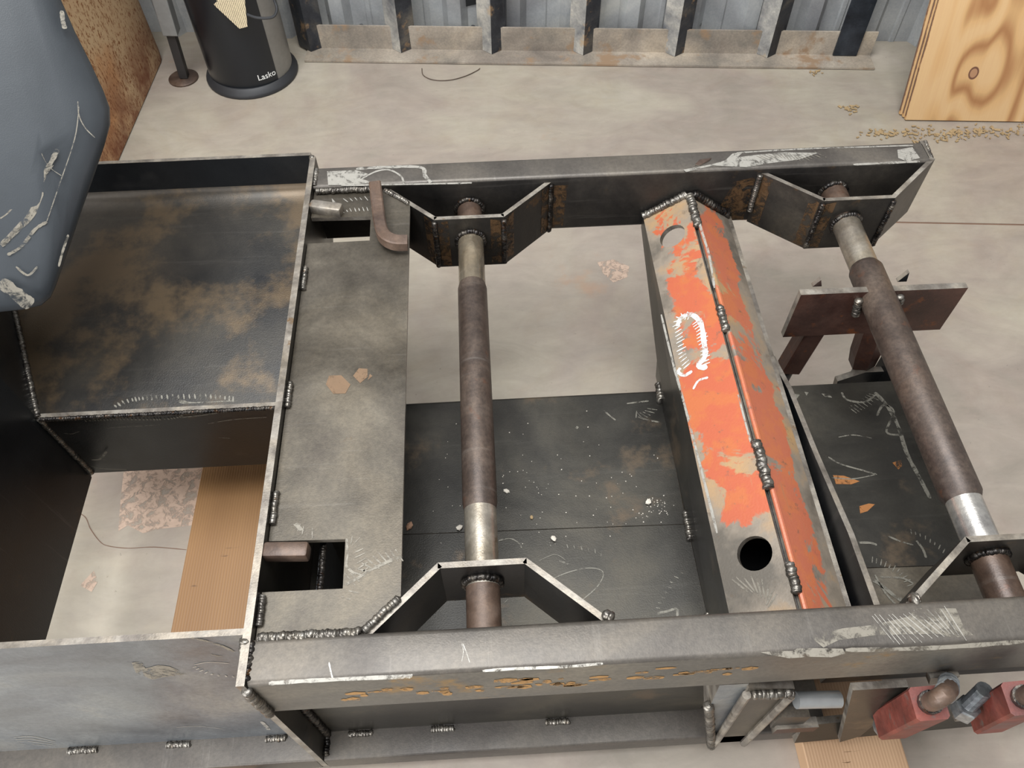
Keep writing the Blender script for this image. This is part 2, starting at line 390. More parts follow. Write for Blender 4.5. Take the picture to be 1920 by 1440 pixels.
# ================================================================== the room
RA = math.radians(-5.25); RO = V(-.572, 2.365, 0)      # the back wall runs 5 degrees off the frame
WM = Matrix.Translation(RO) @ Matrix.Rotation(RA, 4, 'Z')
def wl(x, y, z): return WM @ V(x, y, z)
def struct_floor():
    bm = bmesh.new()
    yj = -.69
    for y0, y1 in ((-4.6, yj-.003), (yj+.003, 1.2)):
        vs = [bm.verts.new(wl(*p)) for p in ((-4.5, y0, 0), (5, y0, 0), (5, y1, 0), (-4.5, y1, 0))]
        ws = [bm.verts.new(wl(*p)) for p in ((-4.5, y0, -.1), (5, y0, -.1), (5, y1, -.1), (-4.5, y1, -.1))]
        bm.faces.new(vs); bm.faces.new(ws[::-1])
        for i in range(4): bm.faces.new((vs[i], ws[i], ws[(i+1) % 4], vs[(i+1) % 4]))
    bmesh.ops.recalc_face_normals(bm, faces=bm.faces)
    for v in bm.verts: pass
    me_o = obj('floor', bm, 'concrete', kind='structure', local=True); PAR['floor'] = Matrix.Identity(4)
    b2 = bmesh.new(); pts = []
    for i in range(120):
        x = -4.4+9.3*i/119; pts.append((x, .004+random.uniform(0, .004)))
    top = [b2.verts.new(wl(x, yj+h, -.001)) for x, h in pts]; bot = [b2.verts.new(wl(x, yj-h, -.001)) for x, h in pts]
    for i in range(119): b2.faces.new((top[i], bot[i], bot[i+1], top[i+1]))
    bmesh.ops.recalc_face_normals(b2, faces=b2.faces)
    for f in b2.faces:
        if f.normal.z < 0: f.normal_flip()
    obj('joint_filler', b2, 'joint', me_o, local=True, label='brown filled control joint across the concrete')
    return me_o
floor = struct_floor()
def back_wall():
    bm = bmesh.new(); prof = []
    x = -4.4; P = .19
    while x < 4.8:
        prof += [(x, .165), (x+.045, .165), (x+.05, .161), (x+.062, .161), (x+.067, .165), (x+.108, .165), (x+.128, .135), (x+.17, .135)]
        x += P
    lo = [bm.verts.new((a, b, .0)) for a, b in prof]; hi = [bm.verts.new((a, b, 2.6)) for a, b in prof]
    for i in range(len(prof)-1): bm.faces.new((lo[i], lo[i+1], hi[i+1], hi[i]))
    r = bmesh.ops.solidify(bm, geom=bm.faces[:], thickness=-.0015)
    o = obj('wall_back', bm, 'galv', local=True, kind='structure')
    o.location = RO; o.rotation_euler = (0, 0, RA); PAR['wall_back'] = WM
    n = (WM.to_3x3() @ V(0, 1, 0)); p0 = wl(0, .163, 0)
    for u, v in ((620, 28), (678, 49), (887, 51), (1310, 45), (1530, 52), (1070, 40)):
        q = ray(u, v, p0, n); b = bmesh.new()
        tube([q, q-n*.004], .009, 12, b); tube([q-n*.004, q-n*.009], .0045, 6, b)
        obj('screw', b, 'zinc', o)
    b = bmesh.new()
    hole = [(858, 2), (866, -2), (893, -4), (894, 8), (884, 10), (872, 13), (860, 13)]
    vs = [b.verts.new(ray(u, v, wl(0, .159, 0), n)) for u, v in hole]; b.faces.new(vs)
    obj('torn_opening', b, 'hole', o, label='dark torn gap in the sheet metal')
    return o
back_wall()

def floor_marks():
    FP = ((0, 0, 0), (0, 0, 1))
    b = bmesh.new(); patch(b, [(232, 884), (300, 880), (384, 878), (378, 940), (362, 985), (300, 992), (268, 1000), (240, 985), (222, 996), (226, 940)], FP)
    patch(b, [(1120, 492), (1150, 486), (1180, 500), (1176, 520), (1150, 530), (1130, 512)], FP); patch(b, [(150, 1098), (176, 1070), (184, 1090), (172, 1110)], FP)
    obj('floor_stain', b, plain('tan_dust_stain', (184, 160, 142), .8, 0, 60, .46), floor, kind='stuff', label='tan dusty stains on the concrete')
    b = bmesh.new()
    stroke(b, [(140, 958), (160, 970), (170, 992), (188, 1016), (204, 1024), (240, 1028), (290, 1026), (350, 1031)], FP, .0016)
    obj('floor_crack', b, 'joint', floor, label='hairline crack in the concrete')
floor_marks()

# ================================================================== the welded frame
FR = thing('welded_frame', (0, .7, .04), 'large welded steel frame with two long rails, cross tubes and orange ridge beam', 'frame')
yFi, yFo, yBi, yBo, HB = .318, .264, 1.122, 1.176, .13
XF = -.307
def P(name, pts, th, mats=('dark', 'edge'), n=None, label=None, smooth=False):
    return obj(name, plate([fr(p) for p in pts], th, n), list(mats), FR, label=label, smooth=smooth)
def rail(name, y0, y1, mt, ms, x0, x1, label):
    bm = rect_tube(x0, x1, y0, y1, FZ-HB, FZ)
    for f in bm.faces:
        if f.normal.z < .45: f.material_index = 1
    return obj(name, bm, [mt, ms], FR, smooth=True, label=label)
front_rail = rail('front_rail', yFo, yFi, 'rail', 'rail_side', XF+.006, .82, 'grey brown box-section rail with rusty outer side')
rear_rail = rail('rear_rail', yBi, yBo, 'rail', 'rail_dark', XF+.006, .815, 'box-section rail with dark scaled inner side')
# tall dividing plate
P('divider_plate', [(XF+.005, .262, .005), (XF+.005, 1.2, .005), (XF+.005, 1.2, -.16), (XF+.005, .8, -.36), (XF+.005, .8, -.485), (XF+.005, .262, -.485)], .010, ('dark', 'edge'), (1, 0, 0), 'tall steel divider plate with bright cut top edge')
# left bin
P('bin_front_wall', [(-1.15, .322, .004), (XF-.005, .322, .004), (XF-.005, .306, -.446), (-1.15, .306, -.446)], .008, ('blue', 'edge'), (0, -.9994, .0355), 'blue grey front wall plate of the left bin')
P('bin_back_wall', [(-.94, 1.205, .004), (-.94, 1.205, -.066), (XF-.005, 1.205, -.066), (XF-.005, 1.205, .004)], .008, ('black', 'edge'))
def bent_floor():
    bm = bmesh.new(); rows = []
    prof = [(1.205, -.060), (1.203, -.066), (1.198, -.072), (1.188, -.077), (1.17, -.081), (.96, -.117), (.757, -.152)]
    for y, z in prof:
        xl = -.755-.175*(y-.757)/.448
        rows.append([fr((xl, y, z)), fr((XF-.005, y, z))])
    top = [[bm.verts.new(p) for p in r] for r in rows]; bot = [[bm.verts.new(p+V(0, .001, -.008)) for p in r] for r in rows]
    for i in range(len(prof)-1):
        bm.faces.new((top[i][0], top[i][1], top[i+1][1], top[i+1][0])); bm.faces.new((bot[i][1], bot[i][0], bot[i+1][0], bot[i+1][1]))
        for k in (0, 1): bm.faces.new((top[i][k], bot[i][k], bot[i+1][k], top[i+1][k]))
    bm.faces.new((top[0][0], bot[0][0], bot[0][1], top[0][1])); bm.faces.new((top[-1][0], bot[-1][0], bot[-1][1], top[-1][1]))
    bmesh.ops.recalc_face_normals(bm, faces=bm.faces)
    return obj('bin_floor_plate', bm, 'tubplate', FR, smooth=True, label='broad heat-tinted dark plate at the back of the left bin')
bent_floor()
P('bin_drop_panel', [(-.755, .757, -.15), (-.755, .765, -.352), (XF-.005, .765, -.352), (XF-.005, .757, -.15)], .008, ('black', 'edge'))
P('bin_side_wall', [(-.757, .322, 0), (-.757, .76, 0), (-.757, .76, -.36), (-.757, .318, -.36)], .008, ('black', 'edge'), (1, 0, 0))
P('bin_side_wall', [(-.757, .76, 0), (-.935, 1.21, 0), (-.935, 1.21, -.3), (-.757, .76, -.36)], .008, ('black', 'edge'), (1, .39, 0))
# bottom ledge rails
rl = rect_tube(-1.15, XF-.006, .262, .345, FZ-.499, FZ-.446, .004)
obj('bottom_rail', rl, 'rail', FR, smooth=True)
rl = rect_tube(XF+.006, .52, .262, .345, FZ-.499, FZ-.446, .004)
obj('bottom_rail', rl, 'rail', FR, smooth=True)
obj('bottom_rail', rect_tube(-1.0, .52, 1.05, 1.13, FZ-.499, FZ-.446, .004), 'rail', FR, smooth=True) if False else None
P('skirt_plate', [(XF+.006, .306, -.255), (.318, .306, -.255), (.318, .306, -.446), (XF+.006, .306, -.446)], .007, ('dark', 'edge'), (0, -1, 0))
# bottom plates: two sheets meeting at a seam
P('bottom_plate', [(XF+.006, .813, -.25), (XF+.006, .5625, -.25), (.307, .551, -.25), (.306, .813, -.25)], .008, ('dark', 'edge'), (0, 0, 1), 'dark back sheet of the bottom plate')
P('bottom_plate', [(XF+.006, .5612, -.2505), (XF+.006, .306, -.2495), (.312, .306, -.2495), (.308, .5498, -.2505)], .008, ('dark', 'edge'), None, 'dark front sheet of the bottom plate')
obj('plate_lip', tube([fr((XF+.006, .813, -.256)), fr((.306, .813, -.256))], .006, 10), 'dark', FR, smooth=True)
# orange ridge beam: two plates leaning against each other
RX, RZ, BLx, BLz, BRx, BRz = .381, -.050, .302, -.101, .463, -.106
def holed_plate():
    a = V(BLx, 0, BLz); b = V(RX-.006, 0, RZ-.002); d = (b-a); L = d.length; d.normalize(); n = V(-d.z, 0, d.x)
    bm = bmesh.new(); y0, y1 = yFi+.001, yBi-.001
    outer = [(0, y0), (L, y0), (L, y1), (0, y1)]
    edges = []
    def loop(pts):
        vs = [bm.verts.new(fr(a+d*p+V(0, q, 0))) for p, q in pts]
        es = [bm.edges.new((vs[i], vs[(i+1) % len(vs)])) for i in range(len(vs))]; edges.extend(es); return es
    loop(outer)
    hs = []
    for t, y in ((.52, 1.036), (.60, .420)):
        hs.append(loop([(t*L+.0245*math.cos(2*PI*k/28), y+.0245*math.sin(2*PI*k/28)) for k in range(28)]))
    bmesh.ops.triangle_fill(bm, use_beauty=True, use_dissolve=False, edges=edges)
    faces = bm.faces[:]
    bmesh.ops.recalc_face_normals(bm, faces=faces)
    r = bmesh.ops.extrude_face_region(bm, geom=faces)
    vs = [g for g in r['geom'] if isinstance(g, bmesh.types.BMVert)]
    bmesh.ops.translate(bm, vec=-n*.010, verts=vs)
    bmesh.ops.recalc_face_normals(bm, faces=bm.faces)
    for f in bm.faces:
        if abs(f.normal.dot(n)) < .5: f.material_index = 1
    return obj('ridge_beam_plate', bm, ['orange', 'edge'], FR, label='orange painted sloping plate with two round holes'), a, d, n, L
orange_left, OA, OD, ON, OL = holed_plate()
OPL = (fr(OA), ON)
P('ridge_beam_plate', [(RX+.006, yFi+.001, RZ-.003), (RX+.006, yBi-.001, RZ-.003), (BRx, yBi-.001, BRz), (BRx, yFi+.001, BRz)], .010, ('orange2', 'edge'), (.56, 0, .83), 'faded orange plate on the right slope of the ridge beam')
# rounded lip along the right plate's upper edge
obj('ridge_edge', tube([fr((RX+.006, yFi+.002, RZ-.004)), fr((RX+.006, yBi-.03, RZ-.004))], .004, 8), 'orange2', FR, smooth=True)
obj('ridge_backing', tube([fr((RX, yFi+.002, RZ-.018)), fr((RX, yBi-.002, RZ-.018))], .008, 8), 'black', FR, smooth=True)
P('beam_web', [(.302, yFi, -.101), (.302, yBi, -.101), (.302, yBi-.002, -.13), (.303, .86, -.215), (.304, .85, -.25), (.312, yFi, -.25)], .008, ('dark', 'edge'), (-1, 0, 0))
P('beam_web', [(.463, yFi, -.108), (.463, yBi, -.108), (.463, yBi, -.13), (.463, .86, -.2), (.463, .81, -.25), (.463, yFi, -.25)], .008, ('black', 'edge'), (-1, 0, 0))
P('slot_plate', [(.478, .332, -.057), (.478, .438, -.064), (.478, .582, -.092), (.478, .713, -.111), (.478, .80, -.138), (.478, .815, -.15), (.478, .822, -.17), (.478, .822, -.25), (.478, .33, -.25)], .008, ('black', 'edge'), (-1, 0, 0), 'thin upright plate beside the orange beam')
# right bay
P('bottom_plate', [(.313, .80, -.252), (.462, .80, -.252), (.462, .31, -.252), (.313, .31, -.252)], .006, ('black', 'black'), (0, 0, 1))  # unseen closing sheet, added to block floor light and keep the beam hole dark
P('bottom_plate', [(.478, .813, -.25), (.742, .813, -.25), (.742, .455, -.25), (.478, .462, -.25)], .008, ('dark', 'edge'), (0, 0, 1), 'scratched dark bottom plate of the right bay')
P('bottom_plate', [(.478, .4605, -.2505), (.762, .4535, -.2505), (.762, .30, -.2505), (.478, .30, -.2505)], .008, ('plate', 'edge'), (0, 0, 1))
P('bay_side_lip', [(.744, .813, -.205), (.744, .46, -.205), (.744, .46, -.252), (.744, .813, -.252)], .008, ('black', 'edge'), (-1, 0, 0))
# cross tubes
def ctube(x, y0, ya, yb, y1, rm, re, label):
    z = -.065
    t = obj('cross_tube', tube([fr((x, ya-.004, z)), fr((x, ya+.006, z)), fr((x, yb-.006, z)), fr((x, yb+.004, z))], [re, rm, rm, re], 28), 'tube', FR, smooth=True, label=label)
    obj('ground_end', tube([fr((x, y0, z)), fr((x, .39, z))], re, 28), 'hook', t, smooth=True)
    obj('ground_end', tube([fr((x, .39, z)), fr((x, ya, z))], re, 28), 'ground' if x < .3 else 'ground2', t, smooth=True, label='bright ground tube end')
    obj('ground_end', tube([fr((x, yb, z)), fr((x, 1.035, z))], re, 28), 'ground', t, smooth=True, label='bright ground tube end')
    obj('ground_end', tube([fr((x, 1.035, z)), fr((x, y1, z))], re, 28), 'hook', t, smooth=True)
ctube(-.0256, yFi, .508, .925, yBi, .0248, .0228, 'brown cross tube left of the orange beam')
ctube(.655, yFi, .482, .925, yBi, .0285, .0242, 'brown cross tube right of the orange beam')
# tube brackets folded from strip plates
def bracket(pts, th, into, z1s=None, mats=('bracket', 'edge')):
    for i, (a, b) in enumerate(zip(pts, pts[1:])):
        d = (V(*b, 0)-V(*a, 0)).normalized(); n = V(-d.y, d.x, 0)
        if n.dot(V(0, into, 0)) < 0: n = -n
        P('bracket_plate', [(a[0], a[1], -.013), (b[0], b[1], -.013), (b[0], b[1], -.13), (a[0], a[1], -.13)], th, mats, -n)
BB1 = [(-.176, 1.122), (-.087, 1.038), (.035, 1.038), (.124, 1.122)]
FB1 = [(-.174, .318), (-.081, .407), (.033, .407), (.134, .318)]
BB2 = [(.508, 1.122), (.600, 1.042), (.728, 1.042)]
FB2 = [(.494, .318), (.604, .403), (.735, .403), (.83, .318)]
bracket(BB1, .008, 1); bracket(FB1, .008, -1); bracket(BB2, .008, 1); bracket(FB2, .008, -1)
P('rail_end_plate', [(.728, 1.042, -.012), (.826, 1.128, -.002), (.826, 1.128, -.13), (.728, 1.042, -.13)], .008, ('rail', 'edge'), (.66, -.75, 0), 'slanted end plate closing the rear bracket')
P('rail_end_plate', [(.822, 1.124, .0), (.822, 1.178, .0), (.822, 1.178, -.13), (.822, 1.124, -.13)], .008, ('rail', 'edge'), (1, 0, 0))
# flat top plate with two notches
P('top_plate', [(XF+.006, yBi, -.012), (-.178, yBi, -.012), (-.129, 1.076, -.012), (-.127, .365, -.012), (-.174, yFi, -.012), (XF+.006, yFi, -.012),
  (XF+.006, .380, -.012), (-.200, .379, -.012), (-.201, .446, -.012), (XF+.006, .449, -.012), (XF+.006, .993, -.012), (-.196, .994, -.012), (-.197, 1.053, -.012), (XF+.006, 1.056, -.012)], .008, ('plate', 'edge'), (0, 0, 1), 'olive grey top plate with two rectangular notches')
TP = ((0, 0, FZ-.012), (0, 0, 1)); RT = ((0, 0, FZ), (0, 0, 1)); LP = ((0, 0, FZ-.25), (0, 0, 1)); SB = ((0, yFo, 0), (0, -1, 0))
BW = (fr((0, .322, .004)), (0, -.9994, .0355)); WB = (fr((0, .757, -.15)), (0, -1, 0)); RI = ((0, yBi, 0), (0, -1, 0))
bf_n = V(0, -.173, .985); BF = (fr((0, .96, -.117)), bf_n)
# lugs at the notches
obj('lug', box(fr((-.274, 1.070, -.006)), (.058, .020, .022), .004, Matrix.Rotation(-.25, 3, 'Z')), 'edge', FR, smooth=True, label='bright ground lug at the back notch')
obj('lug', box(fr((-.274, .430, -.006)), (.058, .021, .022), .004, Matrix.Rotation(-.05, 3, 'Z')), 'hook', FR, smooth=True, label='rusty lug over the front notch')
P('notch_web', [(-.245, yFi+.01, -.06), (-.245, .48, -.06), (-.245, .48, -.25), (-.245, yFi+.01, -.25)], .008, ('black', 'black'), (-1, 0, 0))
P('notch_web', [(-.16, .95, -.03), (-.16, 1.11, -.03), (-.16, 1.11, -.13), (-.16, .95, -.13)], .008, ('black', 'edge'), (-1, 0, 0))
weld([(-.240, .365, -.06), (-.240, .46, -.06)], .005, FR, 'darkweld')
# cross strap with two hanging bars
strap = P('strap_plate', [(.519, .856, -.046), (.802, .856, -.048), (.802, .856, -.158), (.519, .856, -.158)], .012, ('maroon', 'edge'), (0, -1, 0), 'dark red strap plate across the right tube')
def square_bar(p, q, w, parent, mat='red', name='link_bar', label=None):
    s = w*.5; c = .82
    pr = [(1, c), (c, 1), (-c, 1), (-1, c), (-1, -c), (-c, -1), (c, -1), (1, -c)]
    return obj(name, tube([p, q], s*1.0, prof=pr), mat, parent, label=label)
square_bar(fr((.586, .880, -.12)), fr((.566, .872, -.272)), .036, FR, 'maroon', label='dark red square link bar under the left of the strap')
obj('link_rod', tube([fr((.566, .872, -.27)), fr((.556, .86, -.31))], .012, 12), 'darkpaint', FR, smooth=True)
b = bmesh.new(); tube([fr((.69, .882, -.12)), fr((.700, .872, -.235)), fr((.704, .87, -.268)), fr((.706, .87, -.276))], [.027, .027, .024, .012], 6, b)
obj('link_bar', b, 'maroon', FR, label='dark red hexagonal link bar beside the right tube')
obj('link_rod', tube([fr((.706, .87, -.27)), fr((.704, .862, -.315))], .013, 12), 'alu', FR, smooth=True)
P('link_lug', [(.655, .842, -.285), (.70, .842, -.26), (.735, .842, -.26), (.745, .842, -.30), (.72, .842, -.33), (.66, .842, -.315)], .014, ('black', 'edge'), (0, -1, .2))
P('link_lug', [(.735, .80, -.22), (.735, .87, -.24), (.735, .87, -.33), (.735, .80, -.33)], .010, ('black', 'edge'), (-1, 0, 0))
P('link_lug', [(.487, .80, -.16), (.487, .875, -.25), (.487, .875, -.33), (.487, .80, -.33)], .010, ('black', 'edge'), (-1, 0, 0))
P('strap_tooth', [(.556, .878, -.036), (.562, .878, -.052), (.546, .878, -.052)], .008, ('maroon', 'edge'), (0, -1, 0))
P('strap_tooth', [(.702, .878, -.028), (.706, .878, -.05), (.690, .878, -.05)], .008, ('black', 'edge'), (0, -1, 0))
# ---- hardware below the front rail, right
P('gusset_plate', [(.279, .266, -.135), (.318, .266, -.135), (.339, .262, -.497), (.33, .262, -.47), (.285, .262, -.24)], .05, ('blue', 'edge'), (0, -1, 0), 'bright scraped gusset plate under the front rail')
P('gusset_plate', [(.318, .262, -.14), (.385, .262, -.16), (.392, .262, -.497), (.341, .262, -.497)], .03, ('plate', 'edge'), (0, -1, 0))
for a, b_ in (((.319, .258, -.16), (.340, .258, -.49)), ((.384, .258, -.18), (.391, .258, -.49))):
    obj('gusset_rib', tube([fr(a), fr(b_)], .006, 8), 'edge', FR, smooth=True)
P('link_bracket', [(.455, .262, -.145), (.53, .262, -.145), (.562, .262, -.31), (.56, .255, -.42), (.54, .255, -.46)], .010, ('dark', 'edge'), None, 'dark slanted bracket plate below the front rail')
P('link_bracket', [(.40, .256, -.30), (.45, .256, -.31), (.452, .256, -.36), (.405, .256, -.37)], .016, ('dark', 'edge'), (0, -1, .1))
obj('pin', tube([fr((.405, .262, -.225)), fr((.47, .262, -.235))], .012, 14), 'alu', FR, smooth=True)
P('link_bracket', [(.41, .25, -.355), (.475, .25, -.355), (.475, .25, -.385), (.41, .25, -.385)], .016, ('maroon', 'edge'), (0, -1, .1))
P('floor_link_plate', [(.47, .275, -.41), (.92, .29, -.41), (.92, .275, -.475), (.47, .262, -.475)], .012, ('dark', 'edge'), None, 'dark long plate behind the red link bars')
P('link_back_plate', [(.52, .33, -.18), (.95, .33, -.18), (.95, .33, -.42), (.52, .33, -.42)], .010, ('black', 'edge'), (0, -1, 0))
def hexnut(p, d, r, h, parent, name='nut'):
    d = Vector(d).normalized(); b = bmesh.new(); tube([p-d*h*.5, p-d*h*.38, p+d*h*.38, p+d*h*.5], [r*.9, r, r, r*.9], 6, b)
    return obj(name, b, 'zinc', parent)
def threaded(path, r, parent, mat='zinc'):
    pts = [Vector(p) for p in path]; P_ = []; R_ = []
    for a, b in zip(pts, pts[1:]):
        k = max(2, int((b-a).length/.0032))
        for i in range(k):
            for q, s in ((0, .84), (.5, 1)): P_.append(a.lerp(b, (i+q)/k)); R_.append(r*s)
    return obj('threaded_rod', tube(P_, R_, 12), mat, parent)
def link(pa, pb, w, rot_name, label):
    """red square link bar with a bolt at the low end and a rod at the high end"""
    pa, pb = Vector(pa), Vector(pb); d = (pb-pa).normalized()
    t = square_bar(pa, pb, w, FR, 'red', label=label)
    obj('end_boss', tube([pb-d*.004, pb+d*.010], w*.36, 14), 'darkweld', t, smooth=True)
    return d
yl = .235
A0, A1 = aty(1668, 1358, yl), aty(1742, 1318, .221)
dA = link(A0, A1, .040, 'a', 'red square link bar below the front rail')
obj('bolt_end', tube([A0-dA*.004, A0-dA*.028, A0-dA*.034], [.017, .017, .010], 14), 'zinc', FR, smooth=True)
obj('bent_rod', tube(smoothpath([A1, aty(1760, 1309, .215), aty(1776, 1297, .222), aty(1779, 1285, .24), aty(1778, 1274, .262)], 5), .0115, 14), 'hook', FR, smooth=True)
threaded([aty(1772, 1300, .220), aty(1778, 1290, .232), aty(1779, 1279, .25)], .0128, FR)
B0, B1 = aty(1846, 1347, yl), aty(1918, 1308, .221)
dB = link(B0, B1, .040, 'b', 'red square link bar at the right end below the front rail')
obj('bent_rod', tube([B1, B1+dB*.05], .0115, 14), 'hook', FR, smooth=True)
obj('bolt_end', tube([B0-dB*.002, B0-dB*.020, B0-dB*.030], [.016, .016, .010], 14), 'zinc', FR, smooth=True)
N0 = aty(1810, 1330, yl)
hexnut(N0, (.1, .15, 1), .017, .024, FR)
threaded([N0+V(0, .002, .005), N0+V(.004, .012, .06)], .011, FR)
P('link_bracket', [aty(1745, 1272, .26)-V(0, 0, FZ), aty(1800, 1268, .26)-V(0, 0, FZ), aty(1785, 1279, .26)-V(0, 0, FZ), aty(1742, 1284, .26)-V(0, 0, FZ)], .012, ('edge', 'edge'), (0, -1, .1))
P('link_bracket', [aty(1790, 1353, .24)-V(0, 0, FZ), aty(1811, 1338, .24)-V(0, 0, FZ), aty(1830, 1348, .24)-V(0, 0, FZ), aty(1812, 1352, .24)-V(0, 0, FZ)], .008, ('edge', 'edge'), (0, -1, .1))
# ---- weld beads
weld([(XF+.010, yFi+.002, -.004), (-.174, yFi+.002, -.006)], .007, FR)
weld([(-.172, yFi+.004, -.010), (-.129, .362, -.010)], .006, FR)
weld([(XF+.010, yBi-.004, -.006), (-.18, yBi-.004, -.006)], .006, FR)
weld([(-.175, yBi-.004, -.010), (-.131, 1.080, -.010)], .005, FR)
weld([(XF+.008, yBi+.004, -.002), (XF+.008, yBo-.004, -.002)], .006, FR)
weld([(XF+.004, .268, -.004), (XF+.004, yFi-.004, -.004)], .008, FR, 'darkweld')
weld([(XF+.003, .260, -.01), (XF+.004, .260, -.12)], .007, FR)
weld([(XF+.009, .302, -.14), (XF+.009, .302, -.44)], .007, FR, 'darkweld')
weld([(XF+.009, .268, -.444), (XF+.009, .302, -.444)], .006, FR, 'darkweld')
for y0, y1 in ((.885, .935), (.655, .70), (.47, .52), (.335, .375)):
    weld([(XF+.009, y0, -.008), (XF+.009, y1, -.008)], .005, FR)
for x0, x1 in ((-.265, -.225), (-.13, -.09), (.06, .10)) + ((-.40, -.365), (-.56, -.52), (-.72, -.67)):
    weld([(x0, .300, -.446), (x1, .300, -.446)], .006, FR)
for b in (BB1, BB2, FB1, FB2):
    s = -1 if b[0][1] > .7 else 1
    for k in (1, 2):
        if k < len(b):
            x, y = b[k]
            if b[0][1] > .7: weld([(x, y-.001, -.018), (x, y-.001, -.126)], .0055, FR, 'darkweld')
weld([(.124, yBi-.003, -.016), (.124, yBi-.003, -.128)], .005, FR, 'darkweld')
weld([(.506, yBi-.003, -.014), (.506, yBi-.003, -.10)], .006, FR, 'weld')
for x, y in ((-.0256, yBi-.004), (.655, yBi-.004), (-.0256, 1.035), (.655, 1.035), (-.0256, .396), (.655, .392)):
    r = .0245; weld([(x+r*math.cos(a*PI/8), y, -.065+r*math.sin(a*PI/8)) for a in range(-2, 11)], .0055, FR, 'darkweld')
weld([(BLx-.002, yBi-.008, BLz+.003), (RX-.004, yBi-.008, RZ+.004)], .008, FR)
weld([(RX+.004, yBi-.008, RZ+.004), (BRx, yBi-.008, BRz+.004)], .009, FR, 'darkweld')
weld([(RX, .352, RZ-.001), (RX, .395, RZ)], .008, FR)
weld([(RX, .505, RZ), (RX, .585, RZ)], .009, FR)
weld([(RX, .79, RZ), (RX, .84, RZ)], .008, FR)
weld([(RX, 1.03, RZ), (RX, 1.115, RZ)], .009, FR)
weld([(-.753, .757, -.15), (-.846, .99, -.108), (-.89, 1.10, -.09)], .006, FR)
weld([(-.752, .757, -.152), (-.752, .763, -.350)], .0055, FR)
weld([(-.75, .754, -.151), (-.312, .754, -.151)], .0042, FR, 'darkweld')
weld([(.306, .83, -.245), (.304, .79, -.245)], .009, FR)
weld([(.307, .52, -.246), (.308, .57, -.246)], .006, FR)
weld([(.312, .34, -.246), (.311, .40, -.246)], .006, FR)
weld([(.326, .258, -.16), (.384, .258, -.165)], .008, FR)
weld([(.280, .260, -.22), (.338, .258, -.495)], .008, FR)
weld([(.620, .852, -.06), (.628, .852, -.10)], .008, FR)
weld([(.687, .852, -.055), (.694, .852, -.075)], .008, FR)
weld([(.500, yFi+.002, -.006), (.512, yFi+.004, -.008)], .010, FR)
weld([(.134, yFi+.002, -.004), (.124, yFi+.008, -.008)], .008, FR)
weld([(.820, 1.128, -.002), (.824, 1.176, -.001)], .004, FR)
weld([(XF-.002, .318, .004), (XF-.004, .306, -.01)], .008, FR)
weld([(XF-.001, 1.196, .002), (XF-.003, 1.204, .0)], .006, FR)

# brown heat bands beside the bracket welds
HT = plain('heat_tint_band', (88, 66, 44), .45, .3, 60, .5)
for pts in (BB1, BB2):
    for i, (a, b) in enumerate(zip(pts, pts[1:])):
        A_, B_ = V(a[0], a[1], 0), V(b[0], b[1], 0); d = (B_-A_).normalized(); n = V(d.y, -d.x, 0)
        for base, s_ in ((A_, 1), (B_, -1)):
            if s_ == -1 and pts is BB2 and i == 1: continue
            p, q = base+d*s_*.006+n*.0007, base+d*s_*.024+n*.0007
            bm = bmesh.new(); bm.faces.new([bm.verts.new(fr((c.x, c.y, z))) for c, z in ((p, -.02), (q, -.016), (q, -.127), (p, -.124))])
            obj('heat_tint', bm, HT, FR, kind='stuff')
bm = bmesh.new()
bm.faces.new([bm.verts.new(fr((x, yBi-.0007, z))) for x, z in ((.13, -.02), (.155, -.02), (.15, -.12), (.13, -.125))])
bm.faces.new([bm.verts.new(fr((x, yBi-.0007, z))) for x, z in ((.46, -.03), (.50, -.02), (.50, -.125), (.44, -.12))])
obj('heat_tint', bm, HT, FR, kind='stuff')
# ---- grinding marks, scratches and painted rail-corner highlights: shallow bright strokes, a thin skin on the steel
def marks(build, mat='mark', label=None, name='grinding_mark'):
    bm = bmesh.new(); build(bm); return obj(name, bm, mat, FR, label=label, kind='stuff')
def m1(bm):
    patch(bm, [(612, 322), (668, 318), (690, 326), (676, 336), (700, 344), (652, 348), (614, 347)], RT, jag=1.5)
    stroke(bm, [(678, 336), (705, 322), (730, 319), (752, 331), (757, 345)], RT, .004)
    stroke(bm, [(668, 317), (720, 314), (788, 314), (797, 330), (808, 343)], RT, .007)
    stroke(bm, [(640, 348), (760, 346), (860, 344), (885, 343)], RT, .004)
marks(m1, label='bright ground patch at the left end of the rear rail')
def m2(bm):
    patch(bm, [(1335, 309), (1360, 300), (1372, 287), (1392, 286), (1384, 296), (1420, 292), (1470, 286), (1534, 288), (1500, 300), (1440, 308), (1400, 313), (1336, 312), (1285, 322), (1281, 319)], RT, jag=1.5)
    stroke(bm, [(1381, 287), (1500, 280), (1620, 276), (1712, 273)], RT, .004)
    patch(bm, [(1682, 281), (1710, 277), (1724, 296), (1700, 303), (1684, 296)], RT, jag=1)
    stroke(bm, [(1600, 309), (1660, 306), (1724, 303)], RT, .006)
marks(m2, label='bright ground patch along the right end of the rear rail')
def m2b(bm):
    hatch(bm, [(1424, 298), (1460, 292), (1500, 296), (1540, 290)], RT, .022, .006, .002, .6)
marks(m2b, 'markdull')
